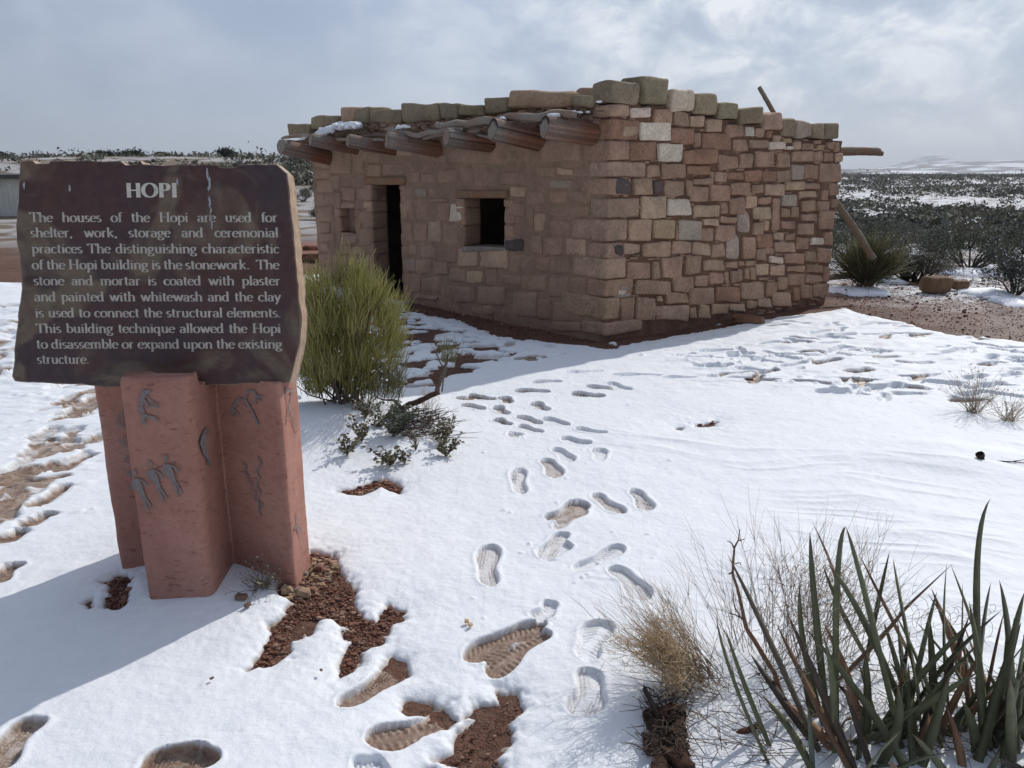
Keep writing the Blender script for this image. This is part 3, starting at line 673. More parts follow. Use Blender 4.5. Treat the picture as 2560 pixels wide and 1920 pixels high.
# front (left) wall
OXL = (680, 180)
def Lp(x, y): return onL(OXL[0] + x * KX, OXL[1] + y * KX)
def rectL(x0, y0, x1, y1):
    a = Lp(x0, (y0 + y1) / 2); b = Lp(x1, (y0 + y1) / 2); t = Lp((x0 + x1) / 2, y0); bt = Lp((x0 + x1) / 2, y1)
    return sL(b), sL(a), bt[2], t[2]      # s0<s1
DOOR = list(rectL(598, 668, 768, 1300)); DOOR[2] = -.1
WIN = rectL(1138, 748, 1378, 1042); NICHE = rectL(405, 808, 492, 950)
OPEN = [DOOR, WIN, NICHE]
copL = [(118, 305, 248, 375, 'o'), (250, 262, 332, 345, 'o'), (330, 258, 415, 325, 'o'), (418, 215, 512, 300, 't'), (512, 212, 595, 300, 'o'), (597, 225, 780, 305, 'o'), (783, 190, 1010, 300, 'o'), (1012, 188, 1115, 275, 'o'), (1117, 198, 1278, 268, 'o'), (1282, 158, 1408, 252, 'o'), (1412, 112, 1800, 215, 'y'), (1802, 130, 1925, 205, 'o')]
cs = []; cz = []
for (x0, y0, x1, y1, k) in copL:
    p = Lp((x0 + x1) / 2, y1); cs.append(sL(p)); cz.append(p[2])
o_ = np.argsort(cs); cs = np.array(cs)[o_]; cz = np.array(cz)[o_]
def ztopL(s): return np.interp(s, cs, cz)
LE = lenL - .02
ns, nz = 420, 170; ss = np.linspace(-.004, LE, ns); Sg, Tg = np.meshgrid(ss, tt := np.linspace(0, 1, nz)); Zg = -.15 + Tg * (ztopL(Sg) + .15 - .01)
P3 = PC[None, None] + Sg[..., None] * dL + np.array([0, 0, 1.]) * Zg[..., None]
dn = vn3(P3 * 5, 15) * .012 + vn3(P3 * 17, 16) * .008 + vn3(P3 * 50, 17) * .003
dn += -.02 * sst(1.95, 2.1, Zg) - .004 - .02 * sst(.12, 0, Sg)
P3 = P3 + nL * dn[..., None]
fcs = grid_faces(ns, nz); op = np.zeros(Sg.shape, bool)
for (s0, s1, z0, z1) in OPEN: op |= (Sg > s0) & (Sg < s1) & (Zg > z0) & (Zg < z1)
opf = op.ravel()[fcs].any(1); fcs = fcs[~opf][:, ::-1]
lw.add(P3.reshape(-1, 3), fcs, (.275, .180, .126))
LW = """250,520,340,570,r 255,578,345,630,r 262,635,375,715,p 268,720,330,790,p 272,795,362,888,r 280,890,345,950,r 285,955,375,1008,r 290,1012,340,1073,p 280,1077,385,1145,r 280,1150,375,1225,r 285,1230,345,1285,r 380,1235,460,1290,r
340,460,470,600,r 480,480,545,600,r 560,540,650,625,r 660,540,790,615,r 475,455,530,500,t 540,470,640,535,r 730,455,830,500,t 935,490,1030,545,n 1050,460,1250,545,r 1260,400,1540,550,r 1590,400,1830,540,r 800,585,875,660,n 880,600,975,665,r 985,575,1100,660,r 1115,560,1190,660,r 1200,580,1335,690,n 1345,585,1500,675,r 1410,680,1500,740,t 1690,570,1788,615,t 1792,560,1875,620,n
770,682,835,740,n 840,690,920,740,g 925,690,1010,735,r 415,680,495,760,r 500,685,590,760,r 540,768,587,805,t 1055,775,1133,890,w 925,880,1000,1010,t 410,770,485,805,n 775,750,920,880,r 772,890,835,1000,r 840,895,922,1010,r 775,1012,860,1090,n 880,1030,975,1110,n 978,1040,1090,1130,r 1105,1048,1225,1155,t 1230,1050,1395,1165,t
778,1100,850,1180,g 852,1112,945,1200,r 960,1120,1045,1200,r 1050,1160,1150,1245,r 1155,1175,1250,1255,t 1265,1170,1335,1265,r 1345,1195,1475,1270,r 1480,1200,1630,1300,r 780,1190,880,1305,r 885,1215,995,1310,r 1000,1250,1090,1340,r 1095,1270,1200,1370,n 1220,1270,1380,1380,n 1420,1300,1570,1455,n 1640,1210,1760,1340,r 1175,1382,1310,1440,r 1575,1345,1650,1470,r
1410,1075,1528,1190,r 1532,960,1605,1080,r 1555,840,1620,945,t 1378,990,1490,1060,d 1505,700,1615,790,r 1640,790,1880,860,r 1610,980,1720,1090,r 1560,1095,1640,1190,r 1740,990,1860,1095,t 1645,1110,1770,1200,r 500,815,590,900,r 520,920,590,1030,r 410,962,505,1020,r 475,1035,540,1085,y 400,1030,470,1085,r 400,1090,500,1150,r 510,1100,590,1160,r 390,1155,500,1230,r 510,1170,590,1240,r
1640,630,1780,690,g 1770,700,1890,780,r 1400,770,1500,860,r 1510,800,1550,920,r 1640,870,1770,975,r 1665,1350,1830,1480,r 1760,1210,1860,1330,r 1660,1480,1840,1540,n 980,770,1045,880,r 930,750,1040,765,r 1010,900,1130,1030,r 1640,700,1760,780,r 1545,560,1680,620,r 840,1320,980,1345,n 345,610,405,700,r 380,705,410,800,r 370,820,400,880,r"""
for i, tok in enumerate(LW.split()):
    x0, y0, x1, y1, k = tok.split(','); x0, y0, x1, y1 = map(float, (x0, y0, x1, y1))
    q = [Lp(x0, y1), Lp(x1, y1), Lp(x1, y0), Lp(x0, y0)]; q = jquad(rng, q, .012)
    col = cj(k, .08); 
    if k in 'rnpg': col = col * .5 + np.array((.295, .195, .138)) * .5
    prot = .016 if k in 'twdy' or x1 < 390 else rng.uniform(.004, .016)
    stone(lw, q, nL, prot, .12, col, .5, .03, .006, seed=500 + i * 7)
# rough jambs and reveals of door and window
def jamb(s_edge, z0, z1, side, hmin, hmax, depth=.25, j=.012):
    z = z0; k = 0
    while z < z1:
        h = min(rng.uniform(hmin, hmax), z1 - z)
        if h < .04: break
        a = rng.uniform(.0, .022); w_ = .15
        sa, sb = (s_edge - w_, s_edge + a) if side > 0 else (s_edge - a, s_edge + w_)
        q = [PC + dL * s_ + np.array([0, 0, zz]) for s_, zz in ((sb, z + .004), (sa, z + .004), (sa, z + h - .004), (sb, z + h - .004))]
        stone(lw, q, nL, .006, depth, cj('r', .12) * .95, .4, .022, .007, seed=int(900 + s_edge * 50 + k)); z += h; k += 1
jamb(DOOR[0], 0, DOOR[3], 1, .13, .24); jamb(DOOR[1], 0, DOOR[3], -1, .13, .22)
jamb(WIN[0], WIN[2], WIN[3], 1, .1, .2); jamb(WIN[1], WIN[2], WIN[3], -1, .14, .24)
jamb(NICHE[0], NICHE[2], NICHE[3], 1, .2, .3, .2); jamb(NICHE[1], NICHE[2], NICHE[3], -1, .2, .3, .2)
build_at(lw, 'front_wall', M_plaster, house)['label'] = 'front wall of sandstone half covered in reddish mud plaster'

for (x0, y0, x1, y1, k) in [(185, 1025, 292, 1098, 'd')]:
    q = [Lp(x0 + 720, y1), Lp(x1 + 720, y1), Lp(x1 + 720, y0), Lp(x0 + 720, y0)]
# solid wall cores, back walls and roof deck (close the room)
def slab(mb, s0, s1, z0, z1, d0, d1, A, ds, nn, col):
    pts = []
    for s_ in (s0, s1):
        for d_ in (d0, d1):
            for z_ in (z0, z1): pts.append(A + ds * s_ - nn * d_ + np.array([0, 0, z_]))
    f = np.array([[0, 1, 3, 2], [4, 6, 7, 5], [0, 4, 5, 1], [2, 3, 7, 6], [0, 2, 6, 4], [1, 5, 7, 3]])
    mb.add(np.array(pts), f, col)
core = MB(); pc = (.22, .14, .105); zt = 1.93; th = .25
cuts = sorted([(DOOR[0], DOOR[1], -.2, DOOR[3]), (WIN[0], WIN[1], WIN[2], WIN[3]), (NICHE[0], NICHE[1], NICHE[2], NICHE[3])])
prev = .16
for (s0, s1, z0, z1) in cuts:
    slab(core, prev, s0, -.2, zt, .035, th, PC, dL, nL, pc)
    slab(core, s0, s1, z1 + .02, zt, .035, th, PC, dL, nL, pc)
    if z0 > 0: slab(core, s0, s1, -.2, z0 - .015, .035, th, PC, dL, nL, pc)
    prev = s1
slab(core, prev, LE - .05, -.2, zt, .035, th, PC, dL, nL, pc)
slab(core, NICHE[0] - .02, NICHE[1] + .02, NICHE[2] - .05, NICHE[3] + .05, .13, th - .01, PC, dL, nL, pc)
slab(core, .1, lenR - .16, -.2, zt, .06, th, PC, dR, nR, pc)
nLb = nL
slab(core, 0.05, lenL - .05, -.2, zt, -.0, .4, PC + dR * (lenR - .55), dL, nL * 1.0, pc)
slab(core, .1, lenR - .1, -.2, zt, .02, .4, PC + dL * (lenL - .5), dR, nR * 1.0, pc)
build_at(core, 'rear_wall', M_plaster, house, False)
rf = MB()
def roofpoly(off, z0, z1, mb, col):
    A = PC + dL * off[0] + dR * off[1]; pts = []
    c4 = [PC + dL * .08 + dR * .08, PC + dL * .08 + dR * (lenR - .18), PC + dL * (lenL + .02) + dR * (lenR - .18), PC + dL * (lenL + .02) + dR * .08]
    V = [c + np.array([0, 0, z0]) for c in c4] + [c + np.array([0, 0, z1]) for c in c4]
    mb.add(np.array(V), np.array([[3, 2, 1, 0], [4, 5, 6, 7], [0, 1, 5, 4], [1, 2, 6, 5], [2, 3, 7, 6], [3, 0, 4, 7]]), col)
roofpoly((0, 0), 1.935, 2.09, rf, (.16, .095, .07))
build_at(rf, 'roof', M_plaster, house, False)

# lintels
def lint(x0, y0, x1, y1, nm):
    b = MB(); q = [Lp(x0, y1), Lp(x1, y1), Lp(x1, y0), Lp(x0, y0)]
    stone(b, q, nL, .03, .4, (.24, .155, .095), .4, .02, .006, seed=77); build_at(b, nm, M_wood, house)
lint(548, 622, 792, 668, 'lintel'); lint(1098, 700, 1400, 748, 'lintel')
b = MB(); q = [Lp(1135, 1066), Lp(1385, 1060), Lp(1385, 1040), Lp(1135, 1030)]
stone(b, q, nL, .03, .35, (.24, .2, .17), .5, .012, .005, seed=78); build_at(b, 'window_sill', M_stone, house)

# coping stones
rc = MB()
for i, (x0, y0, x1, y1, k) in enumerate(copR):
    b = MB(); col = cj(k, .12)
    if i == 0:
        tz, bz = crn(y0)[2], crn(y1)[2]; s_r = .34; s_l = .30
        s_r = sR(onR(OXR[0] + x1 * KX, OXR[1] + 110 * KX)); s_l = max(.25, sL(onL(OXR[0] + x0 * KX, OXR[1] + 110 * KX)))
        q = [PC + dR * s_ + np.array([0, 0, z_]) for s_, z_ in ((-.01, bz), (s_r - .01, bz), (s_r - .01, tz), (-.01, tz))]
        stone(b, q, -dL, .02, s_l, col, .3, .03, .012, seed=600)
    else:
        q = quad_on(onR, OXR, x0 + 3, y0, x1 - 3, y1 - 2); q = jquad(rng, q, .012)
        stone(b, q, nR, .035 + rng.random() * .02, .3, col, .34, .045, .014, seed=610 + i, nfreq=6)
    o = build_at(b, 'coping_stone', M_cope, house)
    if k == 'w': o['label'] = 'whitish coping stone'
    if k == 'p': o['label'] = 'pinkish coping stone'
for i, (x0, y0, x1, y1, k) in enumerate(copL):
    b = MB(); q = [Lp(x0 + 2, y1), Lp(x1 - 2, y1), Lp(x1 - 2, y0), Lp(x0 + 2, y0)]; q = jquad(rng, q, .015)
    big = i == 10
    stone(b, q, nL, .05 + rng.random() * .03, .32, cj(k, .12), .6 if big else .36, .085 if big else .045, .016, seed=640 + i, nfreq=5)
    o = build_at(b, 'coping_stone', M_cope, house)
    if big: o['label'] = 'long rounded yellowish coping stone'
b = MB(); boulder(b, Lp(1785, 118) - nL * .25, (.3, .2, .1), cj('t'), 4); build_at(b, 'coping_stone', M_cope, house)
# packed small stones and mud between beams and coping on the front wall, brush under it
pk = MB()
for k in range(420):
    s_ = rng.uniform(.1, LE + .2); z1 = float(ztopL(s_)); z_ = rng.uniform(z1 - .17, z1 - .0); w_ = rng.uniform(.03, .09); h_ = rng.uniform(.012, .03)
    c = PC + dL * s_ + np.array([0, 0, z_]); q = [c - dL * w_ - n_up * h_, c + dL * w_ - n_up * h_, c + dL * w_ + n_up * h_, c - dL * w_ + n_up * h_]
    q = [q[1], q[0], q[3], q[2]]
    stone(pk, jquad(rng, q, .006), nL, rng.uniform(-.01, .05), .08, cj('r', .25) * .8, .6, .012, .005, seed=k + 40, topo=T4)
build_at(pk, 'packed_rubble', M_stone, house)
br = MB()
for k in range(700):
    s_ = rng.uniform(.25, LE + .35); z1 = float(ztopL(s_)) - rng.uniform(.10, .19); o_ = rng.uniform(.0, .3)
    c = PC + dL * s_ + nL * o_ + n_up * z1; d_ = dL * rng.uniform(-1, 1) + nL * rng.uniform(-.6, .8) + n_up * rng.uniform(-.35, .15); d_ /= np.linalg.norm(d_)
    l_ = rng.uniform(.05, .22); g_ = rng.uniform(.1, .3)
    tube(br, [c, c + d_ * l_ * .5 + rng.normal(0, .008, 3), c + d_ * l_], [.004, .003, .0015], 3, (g_ * 1.1, g_ * .8, g_ * .6))
build_at(br, 'brushwood', M_twig, house)
# beams (ends from the photo)
BM = [((702, 367), (822, 392), 17, .78), ((777, 350), (892, 372), 14.5, .62), ((871, 352), (985, 372), 15, .58), ((967, 351), (1092, 372), 19, .56), ((1116, 343.5), (1225, 360), 21, .5), ((1231, 322), (1345, 350), 26, .5), ((1362, 316), (1482, 334), 26.5, .48)]
for i, (e, a, rp, ln) in enumerate(BM):
    A = onL(*a); Eb = pp(e[0], e[1], PC + nL * ln, nL); dist = np.linalg.norm(Eb - np.array([0, 0, CH])); rr = rp / F * dist * 1.0
    ax = (Eb - A) / np.linalg.norm(Eb - A); nseg = 44; b = MB()
    st = np.linspace(-.35, np.linalg.norm(Eb - A), 26); pts = A + ax * st[:, None] + np.stack([vn3(np.stack([st * 3, st * 0 + i, st * 0 + k], 1), 3) * .006 for k in range(3)], 1)
    th_ = np.arange(nseg) / nseg * 2 * math.pi; u1 = np.cross(ax, n_up); u1 /= np.linalg.norm(u1); u2 = np.cross(u1, ax)
    prof = 1 + .05 * np.sin(th_ * 3 + i) + .018 * rng.normal(0, 1, nseg); crk = rng.random(nseg) < .08; prof = np.where(crk, prof - .07, prof); streak = np.where(crk, .25, rng.uniform(.7, 1.3, nseg))
    tp = 1.04 - .04 * (st - st[0]) / (st[-1] - st[0])
    V = pts[:, None] + (u1 * np.cos(th_)[None, :, None] + u2 * np.sin(th_)[None, :, None]) * (rr * prof[None] * tp[:, None] * (1 - .06 * (st[:, None] > st[-2])))[..., None]
    tcol = sst(.1, st[-1], st)[:, None]; cc = np.array((.17, .085, .055)) * (1 - tcol) + np.array((.24, .21, .185)) * tcol
    kk = np.arange(nseg)
    q = [np.array([r0 * nseg + a_, r0 * nseg + (a_ + 1) % nseg, (r0 + 1) * nseg + (a_ + 1) % nseg, (r0 + 1) * nseg + a_]) for r0 in range(len(st) - 1) for a_ in range(nseg)]
    b.add(V.reshape(-1, 3), np.array(q), np.repeat(cc, nseg, 0) * np.tile(streak, len(st))[:, None])
    # sawn end with rings
    rings = [1.0, .8, .55, .3]; EV = [pts[-1] + ax * .004 + (u1 * np.cos(th_)[:, None] + u2 * np.sin(th_)[:, None]) * (rr * prof * .96 * r_)[:, None] for r_ in rings]; EV.append(pts[-1][None] + ax * .004)
    EVc = np.concatenate([np.tile(np.array((.27, .235, .2)) * f_, (nseg, 1)) for f_ in (.7, 1.0, .9, 1.0)] + [np.array([(.2, .16, .13)])])
    if i >= 5:   # upper rim coloured near black
        up_ = np.sin(th_) > .25; EVc[:nseg][up_] = .03; EVc[nseg:2 * nseg][up_] = .035
    qf = np.array([[a_ + k_ * nseg, (a_ + 1) % nseg + k_ * nseg, (a_ + 1) % nseg + (k_ + 1) * nseg, a_ + (k_ + 1) * nseg] for k_ in range(3) for a_ in range(nseg)])
    tf = np.array([[3 * nseg + a_, 3 * nseg + (a_ + 1) % nseg, 4 * nseg] for a_ in range(nseg)])
    b.add(np.concatenate(EV), [qf, tf], EVc)
    o = build_at(b, 'roof_beam', M_wood, house)
def pole(name, px, r, col=(.27, .23, .2), parent=None, root=None, seg=8):
    pass
def poleL(pix, r, off, name='roof_pole', col=(.27, .235, .2)):
    b = MB(); P = np.array([pp(u, v, PC + nL * off, nL) for u, v in pix])
    t_ = np.linspace(0, 1, 20); tk = np.linspace(0, 1, len(P)); PP = np.stack([np.interp(t_, tk, P[:, k]) for k in range(3)], 1)
    PP += np.stack([vn3(PP * 7 + k * 9, 3) * r * .5 for k in range(3)], 1)
    rr = np.interp(t_, [0, .1, .9, 1], [.8, 1, .9, .6]) * r; tube(b, PP, rr, 8, col, jit=.2, rng=rng); build_at(b, name, M_wood, house)
poleL([(1091, 316), (1150, 310), (1220, 302), (1280, 290), (1330, 293), (1400, 284), (1445, 292)], .042, .3)
poleL([(966, 322), (1000, 330), (1045, 338), (1110, 327), (1160, 322)], .03, .34)
poleL([(704, 346), (740, 341), (775, 336)], .022, .6); poleL([(1060, 345), (1130, 333), (1200, 326)], .02, .28); poleL([(790, 345), (850, 348), (960, 350)], .02, .3); poleL([(1160, 326), (1230, 345), (1290, 330)], .016, .2)
poleL([(700, 352), (760, 356), (860, 352)], .02, .3, col=(.14, .1, .08)); poleL([(890, 342), (950, 338), (1050, 344)], .018, .25, col=(.16, .12, .09))
# far roof poles sticking out past the back corner; prop leaning; ladder pole
def pole3(name, A, B, r0, r1, col, lab, cat, root=None, seg=10, wob=.3, mt=None):
    b = MB(); t_ = np.linspace(0, 1, 18)[:, None]; P = np.array(A) * (1 - t_) + np.array(B) * t_
    P = P + np.stack([vn3(P * 3 + k * 9, 3) * r0 * wob for k in range(3)], 1)
    # closed ends
    rr = np.interp(t_[:, 0], [0, 1], [r0, r1]); 
    P = np.concatenate([P[:1] - (P[1] - P[0]) * .01, P, P[-1:] + (P[-1] - P[-2]) * .01]); rr = np.concatenate([[.001], rr, [.001]])
    tube(b, P, rr, seg, col, jit=.12, rng=rng)
    if root is not None: return build_at(b, name, mt or M_wood, root)
    o = b.build(name, mt or M_wood); return tag(o, lab, cat)
yR = PR[1] + .2
pole3('roof_beam', yp(2080, 378, yR + .1), yp(2197, 378, yR + .4), .045, .042, (.22, .17, .125), None, None, house)
pole3('roof_beam', yp(2080, 384, yR + 1.2), yp(2206, 383.5, yR + 1.3), .035, .035, (.20, .155, .115), None, None, house)
pole3('roof_beam', yp(2080, 376, yR + 1.6), yp(2160, 374, yR + 1.7), .03, .03, (.20, .155, .115), None, None, house)
lad = pole3('wooden_pole', yp(1962, 330, 9.9), yp(1897, 218, 10.1), .032, .026, (.27, .21, .16), 'thin wooden pole sticking up at a slant from the roof of the stone house', 'pole')
pole3('wooden_prop', yp(2082, 490, 10.6), yp(2185, 650, 10.3), .045, .045, (.21, .18, .13), 'thick round pole leaning against the far right corner of the stone house', 'pole')
# snow on the eave
sn = MB()
for k in range(120):
    t_ = rng.random(); u = 797 + 100 * t_ + rng.normal(0, 1.5); v = 331 - 19 * math.sin(min(1, t_ * 1.25) * 1.55) + rng.uniform(-5, 11) * (.35 + .65 * math.sin(t_ * math.pi)); r_ = rng.uniform(3, 8)
    if 832 < u < 842 and v > 322: continue
    p = pp(u, v, PC + nL * rng.uniform(.18, .3), nL); boulder(sn, p, (r_ * .014, r_ * .012, r_ * .008), (.9, .9, .9), k, rng.uniform(0, 3), .3, .8)
for (u, v, r_, o_) in [(1000, 318, 7, .32), (1012, 316, 5, .32), (1020, 317, 4, .32), (1387, 291, 7, .36), (1380, 289, 5, .36), (1257, 297, 5, .36), (1440, 282, 4, .15), (1450, 281, 3, .12), (1470, 280, 3, .05), (1498, 254, 3, .05), (1433, 279, 3, .2)]:
    p = pp(u, v, PC + nL * o_, nL); boulder(sn, p, (r_ * .018, r_ * .014, r_ * .007), (.9, .9, .9), int(u), rng.uniform(0, 3), .3, .8)
tag(sn.build('snow_clumps', M_snowbit), 'white lumps of snow lying on the log ends and eave of the stone house', 'snow', kind='stuff')

# ------------------------------------------------------------------ SIGN
sign = empty('stone_sign', 'dark red stone slab sign reading HOPI set on a pink plastered pedestal', 'sign', (-1.27, 2.95, 0))
TB = R(9.0)
sy0 = 2.80; P0 = np.array([0, sy0, .84]); nS = np.array([0, -math.cos(TB), math.sin(TB)]); upS = np.array([0, math.sin(TB), math.cos(TB)])
def onS(u, v): return pp(u, v, P0, nS)
ol = [(48, 401), (80, 401), (88, 408), (120, 408), (124, 402), (165, 401), (240, 401), (300, 403), (312, 412), (342, 411), (348, 400), (356, 411), (380, 412), (430, 413), (470, 411), (540, 411), (553, 419), (585, 417), (608, 411), (640, 409), (690, 410), (703, 420), (716, 433), (722, 480), (730, 560), (735, 620), (742, 690), (748, 760), (752, 800), (750, 850), (740, 895), (733, 930), (725, 958), (600, 960), (480, 966), (400, 968), (330, 965), (262, 969), (200, 962), (110, 957), (38, 953), (30, 940), (36, 900), (34, 880), (45, 800), (47, 770), (54, 720), (48, 670), (47, 640), (40, 600), (38, 560), (44, 500), (45, 470), (44, 440), (46, 425)]
OP = np.array([onS(u, v) for u, v in ol]); loc2 = np.stack([OP[:, 0], (OP - P0) @ upS], 1)
# resample outline finely and roughen
def resample(P, step):
    r = []
    for i in range(len(P)):
        a, b_ = P[i], P[(i + 1) % len(P)]; n_ = max(1, int(np.linalg.norm(b_ - a) / step))
        for k in range(n_): r.append(a + (b_ - a) * k / n_)
    return np.array(r)
O2 = resample(loc2, .008); O2 = O2 + np.stack([fbm2(O2[:, 0] * 30, O2[:, 1] * 30, 3, 5), fbm2(O2[:, 0] * 30, O2[:, 1] * 30, 3, 9)], 1) * .0025
cen = O2.mean(0); nO = len(O2)
def smat():
    m, t, b = mat('sign_slab_stone'); c = coord(t)
    k1 = noise(t, c, 3.4, 4, .5, .5); k2 = noise(t, c, 2.6, 4, .55, .8); k3 = noise(t, c, 26, 6, .7, .4); k4 = noise(t, c, 110, 4, .7)
    side = attr(t, 'col')
    dark = mix(t, ramp(t, k1, [(.40, 0), (.6, 1)]), (.078, .036, .030), (.060, .037, .040))
    col = mix(t, ramp(t, k2, [(.535, 0), (.61, .85)]), dark, (.165, .122, .083))
    col = mix(t, ramp(t, noise(t, c, 6, 5, .6, .5), [(.55, 0), (.7, .5)]), col, (.10, .04, .028))
    col = mix(t, 1, col, ramp(t, k3, [(.3, .75), (.5, 1.), (.7, 1.25)]), 'MULTIPLY')
    raw = mix(t, ramp(t, k3, [(.3, 0), (.7, 1)]), (.30, .19, .13), (.46, .34, .23))
    sp = mnode(t, 'ShaderNodeSeparateColor'); t.links.new(side, sp.inputs[0])
    col = mix(t, sp.outputs[0], col, raw)
    t.links.new(col, b.inputs['Base Color']); b.inputs['Roughness'].default_value = .55; b.inputs['Specular IOR Level'].default_value = .35
    p = bump(t, b, k3, .35, .005); bump(t, b, k4, .3, .0015, p); return m
M_sign = smat()
sl = MB(); TH = .095
def S3(p2, dd): return P0 + np.array([1., 0, 0]) * p2[:, 0:1] + upS * p2[:, 1:2] - nS * np.asarray(dd).reshape(-1, 1)
layers = []; colsS = []
def inset(k): return cen + (O2 - cen) * k
fr = [0.0, .35, .7, .9, .97, .99]
for k in fr[1:]: layers.append(S3(inset(k), np.full(nO, 0.0 if k < .99 else .0012))); colsS.append(np.zeros((nO, 3)))
depthN = [.004, .012, .03, .055, .08, .092, .095]
for j, d_ in enumerate(depthN):
    w2 = O2 + (O2 - cen) / np.linalg.norm(O2 - cen, axis=1)[:, None] * (np.array([fbm2(O2[:, 0] * 14 + j * .8, O2[:, 1] * 14 - j, 3, 40)]).T * .006)
    layers.append(S3(w2, np.full(nO, d_))); colsS.append(np.full((nO, 3), 0.6 if j == 0 else 1.0))
for k in (.9, .5): layers.append(S3(inset(k), np.full(nO, .096))); colsS.append(np.ones((nO, 3)) * .5)
V = np.concatenate(layers); nl = len(layers); kk = np.arange(nO); q = []
for j in range(nl - 1): q.append(np.stack([j * nO + kk, j * nO + (kk + 1) % nO, (j + 1) * nO + (kk + 1) % nO, (j + 1) * nO + kk], 1))
V = np.concatenate([V, S3(cen[None], [0.0]), S3(cen[None], [.096])]); cc = np.concatenate(colsS + [np.zeros((1, 3)), np.ones((1, 3)) * .5])
t1 = np.stack([np.full(nO, len(V) - 2), (kk + 1) % nO, kk], 1); t2 = np.stack([np.full(nO, len(V) - 1), (nl - 1) * nO + kk, (nl - 1) * nO + (kk + 1) % nO], 1)
sl.add(V, [np.concatenate(q), t1, t2], cc)
slab_o = build_at(sl, 'sign_slab', M_sign, sign, False)

